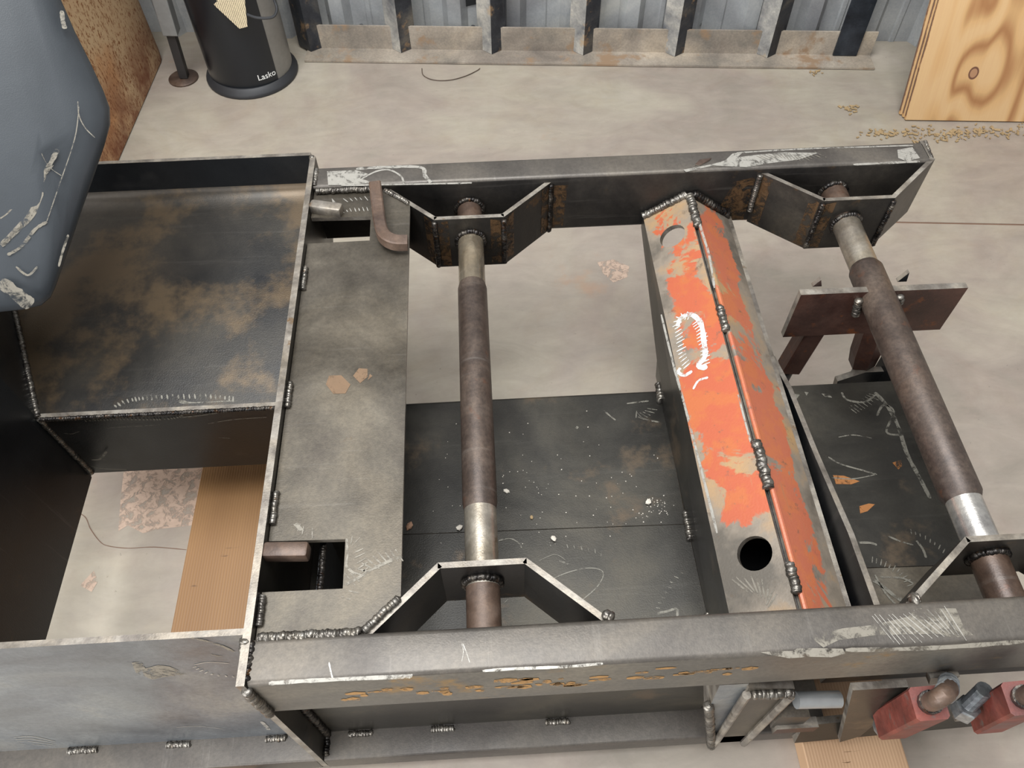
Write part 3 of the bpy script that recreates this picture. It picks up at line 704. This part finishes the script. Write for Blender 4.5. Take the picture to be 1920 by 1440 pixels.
def m3(bm):
    patch(bm, [(1425, 1224), (1450, 1222), (1488, 1221), (1495, 1216), (1530, 1215), (1580, 1217), (1584, 1226), (1560, 1232), (1520, 1231), (1480, 1235), (1440, 1228)], RT, jag=1)
    patch(bm, [(1520, 1192), (1580, 1180), (1640, 1172), (1700, 1158), (1720, 1142), (1790, 1140), (1806, 1176), (1826, 1192), (1790, 1196), (1760, 1190), (1700, 1188), (1640, 1192), (1570, 1202), (1545, 1215), (1525, 1202)], RT, jag=2)
    stroke(bm, [(1585, 1219), (1700, 1217), (1800, 1212), (1920, 1203)], RT, .005)
marks(m3, 'markdull', 'pale ground patches on the right of the front rail')
def m3b(bm):
    hatch(bm, [(1650, 1180), (1700, 1178), (1760, 1166), (1800, 1170)], RT, .04, .005, .0015, .5)
    stroke(bm, [(505, 1281), (560, 1277), (640, 1273), (760, 1268), (770, 1267)], ((0, 0, FZ-.002), (0, -.4, 1)), .004, .002)  # this stroke and the next paint the highlight on the rail's rounded corner
    stroke(bm, [(905, 1258), (960, 1254), (1060, 1250), (1130, 1244)], ((0, 0, FZ-.001), (0, -.3, 1)), .003, .002)
    stroke(bm, [(866, 1207), (869, 1222), (866, 1240)], RT, .001); stroke(bm, [(868, 1207), (875, 1225), (881, 1243)], RT, .001)
    stroke(bm, [(617, 1242), (621, 1262), (624, 1272)], RT, .002)
marks(m3b)
def m4(bm):
    hatch(bm, [(652, 1012), (668, 1018), (676, 1050), (684, 1072)], TP, .014, .006, .002, .2)
    hatch(bm, [(755, 1040), (720, 1048), (690, 1062), (672, 1080), (648, 1090)], TP, .022, .006, .0022, .4)
    stroke(bm, [(756, 1042), (722, 1056), (690, 1072), (670, 1085), (648, 1096)], TP, .004)
    stroke(bm, [(650, 1010), (652, 1040), (650, 1062), (668, 1078)], TP, .003)
    hatch(bm, [(636, 1130), (656, 1116), (676, 1100)], TP, .016, .011, .002, .6)
    hatch(bm, [(555, 985), (570, 995), (595, 1002)], TP, .014, .006, .002, .4)
    patch(bm, [(550, 984), (558, 980), (570, 994), (562, 996)], TP)
marks(m4, 'markdull', 'pale grinder nicks round the front notch')
def m5(bm):
    hatch(bm, [(640, 378), (660, 374), (690, 372)], TP, .012, .008, .002, .5)
    hatch(bm, [(638, 398), (660, 394), (700, 392)], TP, .012, .006, .002, .3)
    patch(bm, [(622, 372), (630, 380), (632, 386), (624, 382)], TP)
marks(m5)
def m6(bm):
    for pts in ([(610, 722), (618, 706), (640, 704), (656, 720), (648, 738), (626, 738)], [(662, 706), (672, 692), (690, 692), (688, 708), (676, 718)], [(694, 700), (700, 706), (690, 712)]):
        patch(bm, pts, TP, jag=1.5)
marks(m6, 'spot', 'brown rust blot on the top plate', name='rust_blot')
def m7(bm):
    hatch(bm, [(212, 764), (240, 752), (280, 746), (340, 744), (400, 744), (445, 750)], BF, .009, .0055, .003, .3)
    stroke(bm, [(335, 752), (360, 756), (420, 754), (448, 754)], BF, .004)
    stroke(bm, [(336, 752), (356, 758)], BF, .006)
    patch(bm, [(484, 747), (498, 746), (500, 752), (486, 753)], BF)
marks(m7, 'markdark')
def m8(bm):
    hatch(bm, [(158, 789), (220, 786), (300, 786), (335, 782), (342, 776)], WB, .005, .004, .003)
    stroke(bm, [(180, 783), (240, 780), (320, 777)], WB, .0035); stroke(bm, [(342, 782), (380, 778), (418, 772)], WB, .003)
    stroke(bm, [(172, 862), (188, 860), (200, 846)], WB, .004); stroke(bm, [(170, 873), (190, 878), (240, 880)], WB, .002)
    stroke(bm, [(390, 794), (440, 786), (500, 782)], WB, .0014); stroke(bm, [(120, 812), (135, 813), (150, 808)], WB, .001)
    stroke(bm, [(410, 820), (440, 822)], WB, .001); stroke(bm, [(200, 802), (300, 796)], WB, .001)
marks(m8, 'markdark')
def m9(bm):
    patch(bm, [(246, 1241), (265, 1240), (272, 1252), (296, 1247), (318, 1250), (350, 1262), (340, 1266), (306, 1268), (286, 1274), (256, 1262)], BW, jag=1)
    stroke(bm, [(358, 1195), (390, 1202), (420, 1212), (438, 1222)], BW, .005)
    stroke(bm, [(396, 1226), (416, 1230)], BW, .004)
marks(m9, 'markdull', 'pale scraped patch on the bin front wall')
def m9b(bm):
    hatch(bm, [(362, 1246), (372, 1254), (400, 1264), (440, 1268), (466, 1270)], BW, .008, .008, .003, .4)
    stroke(bm, [(364, 1246), (390, 1241), (430, 1243)], BW, .002)
    for i in range(4): stroke(bm, [(26+i*3, 1382+i*4), (60, 1380+i*5), (104, 1390+i*3)], BW, .0022)
    stroke(bm, [(490, 1352), (500, 1362), (504, 1368)], BW, .006); stroke(bm, [(330, 1363), (370, 1361), (420, 1366)], BW, .0015)
marks(m9b)
def m10(bm):
    hatch(bm, [(1188, 774), (1200, 780), (1216, 774), (1226, 764)], LP, .018, .006, .002, .5)
    stroke(bm, [(1196, 782), (1216, 788), (1236, 792)], LP, .003); stroke(bm, [(1175, 757), (1200, 754), (1216, 752)], LP, .003)
    stroke(bm, [(1132, 770), (1146, 782), (1154, 788)], LP, .003); stroke(bm, [(1080, 801), (1084, 803)], LP, .006)
    hatch(bm, [(1022, 1020), (1060, 1024), (1110, 1032), (1134, 1042)], LP, .008, .009, .0015, .4)
    hatch(bm, [(1230, 1150), (1240, 1126), (1262, 1090), (1284, 1066)], LP, .008, .009, .002, .3)
    stroke(bm, [(1232, 1151), (1252, 1146), (1268, 1142), (1270, 1156)], LP, .004)
    stroke(bm, [(1000, 1120), (1040, 1084), (1096, 1066), (1130, 1072), (1120, 1100), (1080, 1134)], LP, .0016)
    stroke(bm, [(935, 1014), (956, 1010), (972, 1018), (978, 1028)], LP, .0022); stroke(bm, [(1048, 1052), (1066, 1058)], LP, .003)
    stroke(bm, [(946, 1130), (962, 1118), (990, 1112)], LP, .001); stroke(bm, [(1010, 1052), (1040, 1040), (1060, 1050)], LP, .001)
marks(m10, 'markdark')
def m11(bm):
    hatch(bm, [(1594, 772), (1612, 762), (1634, 748), (1640, 738)], LP, .022, .006, .0022, .2)
    stroke(bm, [(1578, 736), (1588, 750), (1620, 754), (1640, 742)], LP, .004)
    stroke(bm, [(1572, 820), (1600, 816), (1634, 822)], LP, .0022); stroke(bm, [(1553, 857), (1575, 870), (1620, 883), (1644, 890)], LP, .003)
    stroke(bm, [(1560, 896), (1600, 898), (1642, 890)], LP, .0022)
    stroke(bm, [(1640, 736), (1662, 760), (1684, 800), (1700, 850), (1726, 900), (1744, 935)], LP, .007)
    stroke(bm, [(1644, 780), (1656, 760), (1676, 772), (1662, 810), (1690, 816)], LP, .004)
    hatch(bm, [(1700, 994), (1730, 1006), (1756, 1022), (1772, 1036)], LP, .008, .007, .002, .3)
    stroke(bm, [(1666, 1006), (1690, 1016), (1712, 1022)], LP, .003); stroke(bm, [(1718, 1014), (1730, 1030), (1736, 1046)], LP, .004)
    stroke(bm, [(1602, 1018), (1630, 1018), (1644, 1022)], LP, .004); hatch(bm, [(1630, 1048), (1660, 1058), (1690, 1076), (1708, 1100)], LP, .012, .006, .002)
    stroke(bm, [(1616, 1076), (1650, 1096), (1680, 1120), (1694, 1126)], LP, .006); stroke(bm, [(1640, 1078), (1660, 1112), (1680, 1134)], LP, .003)
    stroke(bm, [(1650, 1082), (1690, 1084), (1712, 1094)], LP, .003)
    patch(bm, [(1482, 738), (1500, 740), (1492, 750), (1486, 746)], LP); patch(bm, [(1540, 738), (1556, 740), (1560, 746), (1546, 744)], LP); patch(bm, [(1508, 735), (1516, 736), (1512, 742)], LP)
marks(m11, 'markdark', 'tangle of pale grinder scratches in the right bay')
def m12(bm):
    patch(bm, [(1562, 892), (1582, 892), (1612, 902), (1596, 908), (1568, 908)], LP, jag=1); patch(bm, [(1612, 950), (1628, 945), (1640, 946), (1626, 958), (1612, 962)], LP, jag=1); patch(bm, [(1672, 868), (1688, 862), (1692, 874), (1684, 880)], LP, jag=1)
marks(m12, 'rust_or', 'orange rust blot in the right bay', name='rust_blot') if 'rust_or' in MT else marks(m12, plain('orange_rust', (140, 88, 38), .6, 0, 60, .44), 'orange rust blot in the right bay', name='rust_blot')
def m13(bm):
    hatch(bm, [(1296, 596), (1282, 592), (1270, 604), (1276, 640), (1280, 668), (1290, 690)], OPL, .016, .006, .0026, .2)
    stroke(bm, [(1270, 612), (1278, 596), (1296, 590), (1314, 606), (1320, 640), (1322, 668), (1310, 684), (1318, 690), (1326, 686)], OPL, .009)
    hatch(bm, [(1306, 600), (1316, 630), (1322, 668), (1322, 684)], OPL, .018, .005, .0028, .2)
    stroke(bm, [(1276, 690), (1272, 698), (1284, 704), (1298, 696)], OPL, .006)
    stroke(bm, [(1300, 730), (1310, 714), (1328, 708)], OPL, .004)
marks(m13, 'chalk', 'white looping grinder scrawl on the orange plate', name='white_scrawl')
def m14(bm):
    stroke(bm, [(1240, 590), (1262, 680), (1284, 760), (1320, 900), (1345, 1000)], OPL, .004); stroke(bm, [(1384, 740), (1400, 800), (1408, 830)], OPL, .003)
    stroke(bm, [(1300, 380), (1318, 440), (1330, 480), (1340, 540)], OPL, .004)
marks(m14)
def m14b(bm):
    for pts in ([(1392, 1004), (1424, 998), (1446, 1008), (1456, 1040), (1446, 1064), (1410, 1074), (1440, 1090), (1462, 1140), (1378, 1146), (1370, 1110), (1360, 1060), (1356, 1020), (1372, 1004)],):
        bm2 = bmesh.new()
    hatch(bm, [(1380, 1100), (1410, 1096), (1440, 1110), (1450, 1130)], OPL, .03, .006, .003, .7)
marks(m14b, 'markdull')
def m15(bm):
    stroke(bm, [(735, 1158), (742, 1150)], TP, .001)
# rust dashes along the front rail's outer side
def m16(bm):
    for i in range(44):
        u = random.uniform(640, 1400); v0 = 1312-(u-535)*.068+random.uniform(-12, 10); L = random.uniform(10, 46)
        ribbon(bm, [ray(u, v0, *SB), ray(u+L*.5, v0-L*.035+random.uniform(-1, 1), *SB), ray(u+L, v0-L*.068, *SB)], (0, -1, 0), random.uniform(.006, .02))
marks(m16, plain('yellow_rust_flakes', (150, 112, 64), .65, 0, 60, .46), 'yellow rust flecks on the outer side of the front rail', name='rust_fleck')

# ================================================================== loose things
# bent bar on the top plate
def hook():
    zc = FZ+.012
    path = smoothpath([atz(704, 348, zc), atz(709, 392, zc), atz(714, 426, zc), atz(722, 443, zc), atz(740, 452, zc), atz(764, 452, zc)], 5)
    path = [p+V(0, 0, -.004*(i/len(path))) for i, p in enumerate(path)]
    pr = [(1, .8), (.8, 1), (-.8, 1), (-1, .8), (-1, -.8), (-.8, -1), (.8, -1), (1, -.8)]
    return obj('bent_bar', tube(path, .0105, prof=pr), 'hook', smooth=True, label='brown L-shaped bent square bar lying across rear rail and top plate', cat='bar')
hook()
b = plate([atz(1303, 308, FZ+.004), atz(1312, 299, FZ+.006), atz(1334, 296, FZ+.004), atz(1330, 301, FZ+.002), atz(1312, 310, FZ+.002)], .002, (0, 0, 1))
obj('steel_scrap', b, ['hook', 'edge'], label='small bent steel scrap lying on top of the rear rail', cat='scrap')
# grit on the bottom plate
def crumb(u, v, r, z, mat, name, label, group):
    p = atz(u, v, z); bm = bmesh.new(); bmesh.ops.create_icosphere(bm, subdivisions=1, radius=r)
    for q in bm.verts: q.co *= random.uniform(.75, 1.2)
    bmesh.ops.scale(bm, vec=(1.1, .8, .6), verts=bm.verts); bmesh.ops.rotate(bm, matrix=Matrix.Rotation(random.uniform(0, 3), 3, 'Z'), verts=bm.verts)
    zmin = min(q.co.z for q in bm.verts); bmesh.ops.translate(bm, vec=p+V(0, 0, -zmin), verts=bm.verts)
    return obj(name, bm, mat, label=label, cat='pebble', group=group)
zp = FZ-.25
crumb(768, 988, .0075, zp, 'pebble', 'pebble', 'brown oval pebble on the bottom plate beside the top plate edge', None)
crumb(862, 991, .006, zp, 'grit', 'pebble', 'grey pebble on the bottom plate just left of the cross tube', None)
crumb(1215, 943, .0062, zp, 'grit', 'pebble', 'grey pebble on the bottom plate near the orange beam web', None)
crumb(950, 922, .005, zp, 'grit', 'pebble', 'pale crumb on the bottom plate right of the cross tube', None)
crumb(997, 971, .004, zp, 'chip', 'pebble', 'yellowish crumb on the bottom plate above the seam', None)
crumb(1038, 1011, .006, zp, 'grit', 'pebble', 'white crumb on the bottom plate just below the seam', None)
bm = bmesh.new()
for i in range(150):
    u, v = random.gauss(1040, 130), random.gauss(930, 70)
    if not (790 < u < 1280 and 770 < v < 1030) or (u-960) > 290+(v-900)*.2: continue
    if i % 3 == 0: u, v = random.gauss(1230, 16), random.gauss(955, 12)
    p = atz(u, v, zp); r = random.uniform(.0004, .0009)
    join(bm, box(p+V(0, 0, r*.4), (r*2, r*1.6, r), 0, Matrix.Rotation(random.uniform(0, 3), 3, 'Z')))
obj('grit', bm, 'grit', label='fine pale grit scattered over the dark bottom plate', cat='grit', kind='stuff')

# wood under the frame
def timber(name, x0, x1, y0, y1, mat, label):
    bm = box(V((x0+x1)/2, (y0+y1)/2, .02), (x1-x0, y1-y0, .04), .0018)
    return obj(name, bm, mat, label=label, cat='board')
timber('wood_board', -.612, -.425, -.02, 1.16, 'board', 'weathered pine board on the floor under the left bin opening')
timber('wood_block', .492, .66, -.12, .40, 'block', 'pale pine block under the right of the front rail')
# plywood stack leaning on the back wall
def plysheet(i, xo, label):
    lean = math.radians(20); n = WM.to_3x3() @ V(0, -math.cos(lean), math.sin(lean)); up = WM.to_3x3() @ V(0, math.sin(lean), math.cos(lean)); ex = WM.to_3x3() @ V(1, 0, 0)
    t = .011; H = 1.02
    base = wl(1.868+xo, -.256+i*(t+.0012)/math.cos(lean), .001+math.sin(lean)*t)
    M4 = Matrix.Identity(4)
    for r in range(3): M4[r][0] = ex[r]; M4[r][1] = -n[r]; M4[r][2] = up[r]; M4[r][3] = base[r]
    bm = bmesh.new(); jag = [V(0, 0, 0), V(.9, 0, 0), V(.9, 0, H), V(0, 0, H)]
    jag += [V(random.uniform(-.0012, .0012), 0, H-H*k/20) for k in range(1, 20)]
    plate(jag, t, (0, -1, 0), bm)
    o = obj('plywood_sheet', bm, ['ply', 'plyedge'], local=True, label=label, cat='plywood', group=None)
    o.matrix_world = M4; PAR[o.name] = M4
    for k in range(2):
        b2 = box(V(-.0004, t*(.32+.36*k), H*.5), (.0016, .0016, H*.98), 0)
        obj('glue_line', b2, 'joint', o, local=True)
    return o
plysheet(0, 0, 'front plywood sheet with dark knot leaning on the back wall')
plysheet(1, -.004, 'middle plywood sheet of the leaning stack, only its left edge showing')
s3 = plysheet(2, -.010, 'rearmost plywood sheet of the leaning stack, nearest the wall')

# bar rack against the wall
RK = thing('bar_rack', tuple(RO), 'dusty steel angle rack with upright bars standing along the corrugated wall', 'rack', RA)
def rk(name, bm, mat, label=None): return obj(name, bm, mat, RK, local=True, label=label)
def angle_prof(pts, th, z0, z1=None):
    pass
bm = bmesh.new()
# bottom angle: a floor leg and an upright leg along local x
prof = [(0, .002), (0, .008), (.070, .008), (.070, .086), (.076, .086), (.076, .002)]
A = [bm.verts.new((.02, y, z)) for y, z in prof]; B = [bm.verts.new((1.835, y, z)) for y, z in prof]
for i in range(6): bm.faces.new((A[i], A[(i+1) % 6], B[(i+1) % 6], B[i]))
bm.faces.new(A[::-1]); bm.faces.new(B); bmesh.ops.recalc_face_normals(bm, faces=bm.faces)
rk('base_angle', bm, 'rackbase', 'tan dusty angle along the floor')
for i in range(6):
    x = .034+.294*i; bm = bmesh.new(); w_, y0, y1, t = .046, .046, .082, .006
    pr = [(x-w_, y1), (x, y0), (x+w_, y1), (x+w_-.004, y1+t), (x, y0+t*1.4), (x-w_+.004, y1+t)]
    z0 = .009
    lo = [bm.verts.new((a, c, z0)) for a, c in pr]; hi = [bm.verts.new((a, c+.02, 1.5)) for a, c in pr]
    for k in range(6): bm.faces.new((lo[k], lo[(k+1) % 6], hi[(k+1) % 6], hi[k]))
    bm.faces.new(lo[::-1]); bm.faces.new(hi); bmesh.ops.recalc_face_normals(bm, faces=bm.faces)
    bm.normal_update()
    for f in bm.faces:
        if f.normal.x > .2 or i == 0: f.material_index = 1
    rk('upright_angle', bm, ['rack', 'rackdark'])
rk('end_bar', box(V(1.752, .066, .76), (.075, .008, 1.5), .001), 'rackblack', 'black flat bar at the right end')

# tower fan
FX, FY = -.712, 2.318
fan = thing('tower_fan', (FX, FY, 0), 'black and silver tower fan on an oval base beside the rusty tank', 'fan')
def arc_body(a0, a1, r, z0, z1, seg, yscale=.95, th=None):
    bm = bmesh.new(); A = [math.radians(a0+(a1-a0)*k/seg) for k in range(seg+1)]
    def ring(z, rr): return [bm.verts.new((rr*math.cos(a), rr*yscale*math.sin(a), z)) for a in A]
    levels = [(z0, r*.985), (z0+.006, r), (z1, r*.98)]
    R_ = [ring(z, q) for z, q in levels]; c0 = bm.verts.new((0, 0, z0)); c1 = bm.verts.new((0, 0, z1))
    for a, b in zip(R_, R_[1:]):
        for k in range(seg): bm.faces.new((a[k], a[k+1], b[k+1], b[k]))
    for k in range(seg): bm.faces.new((c0, R_[0][k+1], R_[0][k])); bm.faces.new((c1, R_[-1][k], R_[-1][k+1]))
    bmesh.ops.recalc_face_normals(bm, faces=bm.faces); return bm
def fobj(name, bm, mat, label=None, smooth=True): return obj(name, bm, mat, fan, local=True, smooth=smooth, label=label)
fobj('front_panel', arc_body(-150, -42, .131, .026, .95, 30), 'fanblack', 'glossy black curved front panel')
fobj('side_shell', arc_body(-42, 210, .130, .026, .95, 40), 'fansilver', 'silver side shell')
bm = bmesh.new(); tube([V(0, 0, .002), V(0, 0, .007), V(0, 0, .013), V(0, 0, .027)], [.143, .144, .142, .128], 40, bm); fobj('base', bm, 'rubber')
def text_mesh(s, size):
    c = bpy.data.curves.new('t', 'FONT'); c.body = s; c.size = size; c.align_x = 'CENTER'; c.extrude = .0003
    o = bpy.data.objects.new('t', c); COL.objects.link(o); dg = bpy.context.evaluated_depsgraph_get()
    me = bpy.data.meshes.new_from_object(o.evaluated_get(dg)); bpy.data.objects.remove(o); bpy.data.curves.remove(c)
    bm = bmesh.new(); bm.from_mesh(me); bpy.data.meshes.remove(me); return bm
bm = text_mesh('Lasko', .026)
for v in bm.verts:
    a = math.radians(-57)+v.co.x/.131; r = .1318+v.co.z
    v.co = V(r*math.cos(a), r*.95*math.sin(a), .048+v.co.y)
fobj('brand_lettering', bm, 'white', 'small white lettering', False)
pl = FY-.142
tg = [(398, -14), (403, -2), (408, 2), (401, 8), (404, 12), (449, 54), (464, 50), (459, 0), (456, -14)]
b = plate([aty(u, v, pl) for u, v in tg], .0008, (0, -1, 0)); obj('paper_tag', b, ['tag', 'tag'], fan, label='torn cream paper warning tag hanging on the cord')
cord = smoothpath([aty(463, 27, pl-.004), aty(480, 33, pl-.004), aty(500, 34, pl-.004), aty(514, 30, pl), aty(519, 16, pl+.01), aty(514, 0, pl+.02), aty(505, -25, pl+.03)], 6)
obj('power_cord', tube(cord, .004, 8), 'rubber', fan, smooth=True)

# stand leg beside the fan
SX, SY = -.927, 2.30
st = thing('stand_leg', (SX, SY, 0), 'telescoping grey square stand leg on a round foot between tank and fan', 'stand')
bm = bmesh.new(); tube([V(0, 0, .001), V(0, 0, .005), V(0, 0, .007)], [.046, .046, .043], 28, bm); obj('foot_plate', bm, 'hook', st, local=True, smooth=True)
obj('inner_tube', box(V(.020, 0, .23), (.026, .026, .446), .002, Matrix.Rotation(.07, 3, 'Y')), 'darkpaint', st, local=True)
obj('outer_sleeve', box(V(.030, 0, .34), (.044, .044, .37), .003, Matrix.Rotation(.07, 3, 'Y')), 'alu', st, local=True, label='dull silver square sleeve')

# rusty tank
def tank():
    bm = bmesh.new(); x0, x1, y0, y1, r = -2.1, -1.012, 1.42, 2.46, .07
    ring = []
    for cx, cy, a0 in ((x1-r, y0+r, -90), (x1-r, y1-r, 0), (x0+r, y1-r, 90), (x0+r, y0+r, 180)):
        for k in range(7): a = math.radians(a0+15*k); ring.append((cx+r*math.cos(a), cy+r*math.sin(a)))
    def lev(z, s): 
        cx, cy = (x0+x1)/2, (y0+y1)/2
        return [bm.verts.new((cx+(x-cx)*s-.03*(y-y0)*0, cy+(y-cy)*s, z)) for x, y in ring]
    L = [lev(.004, 1), lev(.03, 1.002), lev(.3, 1.0), lev(.95, 1.0)]
    for a, b in zip(L, L[1:]):
        for k in range(len(ring)): j = (k+1) % len(ring); bm.faces.new((a[k], a[j], b[j], b[k]))
    bm.faces.new(L[0][::-1]); bm.faces.new(L[-1]); bmesh.ops.recalc_face_normals(bm, faces=bm.faces)
    R_ = Matrix.Rotation(math.radians(-3), 4, 'Z'); c = V(x1, y1, 0)
    bmesh.ops.translate(bm, vec=-c, verts=bm.verts); bmesh.ops.transform(bm, matrix=R_, verts=bm.verts); bmesh.ops.translate(bm, vec=c, verts=bm.verts)
    return obj('rusty_tank', bm, 'tank', smooth=True, label='tan rust-speckled steel tank standing on the floor behind the black plastic shell', cat='tank')
tank()

# black plastic shell leaning over the left end
def shell():
    n = V(.42, -.70, .58).normalized(); p0 = atz(95, 568, FZ+.06)
    pix = [(-330, -330), (-60, -330), (60, -140), (112, -8), (140, 56), (168, 112), (194, 168), (206, 200), (207, 232), (196, 272), (176, 330), (152, 398), (128, 470), (104, 538), (94, 560), (76, 575), (40, 583), (0, 587), (-120, 590), (-330, 590)]
    pts = [ray(u, v, p0, n) for u, v in pix]; c = sum(pts, V(0, 0, 0))/len(pts)
    bm = bmesh.new()
    def ring(ins, dep):
        return [bm.verts.new(p+(c-p).normalized()*ins-n*dep) for p in pts]
    prof = [(.06, -.012), (.03, -.007), (.012, .0), (.003, .006), (0, .014), (.001, .04), (.012, .085), (.05, .11)]
    R_ = [ring(*q) for q in prof]
    for a, b in zip(R_, R_[1:]):
        for k in range(len(pts)): j = (k+1) % len(pts); bm.faces.new((a[k], a[j], b[j], b[k]))
    prev = R_[0]; c0 = c+n*.018
    for sc_, up_ in ((.8, .003), (.5, .005), (.2, .006)):
        rg = [bm.verts.new(c0+(v.co-c0)*sc_/ (1 if False else 1)) for v in R_[0]]
        for k in range(len(pts)): j = (k+1) % len(pts); bm.faces.new((prev[k], prev[j], rg[j], rg[k]))
        prev = rg
    bm.faces.new(prev); bm.faces.new(R_[-1][::-1]); bmesh.ops.recalc_face_normals(bm, faces=bm.faces)
    o = obj('plastic_shell', bm, 'plastic', smooth=True, label='scuffed dark grey plastic shell leaning over the left bin', cat='shell')
    b2 = bmesh.new(); pl_ = (p0+n*.0152, n)
    for pts_, wd in (([(2, 460), (30, 430), (60, 396), (78, 340), (98, 300), (108, 280)], .006), ([(4, 462), (34, 432), (62, 404), (80, 360)], .004), ([(14, 478), (40, 462), (66, 430), (88, 416)], .004), ([(146, 190), (148, 216), (160, 240), (178, 258)], .0014), ([(86, 420), (110, 350), (140, 260), (148, 200)], .0012), ([(0, 410), (14, 400), (28, 384)], .002), ([(116, 20), (118, 40), (122, 54)], .006), ([(60, 380), (84, 330), (100, 310)], .0012), ([(70, 270), (90, 310), (116, 330)], .001), ([(0, 528), (24, 545), (44, 562), (60, 572)], .018), ([(30, 500), (52, 516), (70, 500)], .003), ([(110, 500), (118, 470), (128, 440)], .003)):
        stroke(b2, pts_, pl_, wd, 0)
    obj('scuff_mark', b2, 'markdull', o, kind='stuff')
    return o
shell()

# thin wire by the rack
wr = smoothpath([atz(u, v, .003) for u, v in ((791, 128), (793, 140), (806, 148), (826, 151), (850, 149), (874, 142), (893, 133), (900, 128))], 5)
obj('thin_wire', tube(wr, .0012, 6), 'hook', smooth=True, label='thin curled wire on the floor before the bar rack', cat='wire')
# wood chips
bm = bmesh.new()
def chips(u, v, su, sv, n_):
    for i in range(n_):
        p = atz(random.gauss(u, su), random.gauss(v, sv), 0); r = random.uniform(.0018, .007)
        join(bm, box(p+V(0, 0, .003), (r*2, r*random.uniform(.5, 1.2), .002), 0, Matrix.Rotation(random.uniform(0, 3), 3, 'Z') @ Matrix.Rotation(random.uniform(-.5, .5), 3, 'X')))
chips(1660, 251, 26, 4, 60); chips(1760, 252, 34, 7, 90); chips(1850, 248, 40, 6, 80); chips(1594, 205, 7, 3, 22); chips(1530, 137, 8, 2, 12); chips(1716, 268, 5, 3, 8)
obj('wood_chips', bm, 'chip', label='pale wood chips and sawdust strewn below the plywood stack', cat='wood chips', kind='stuff')
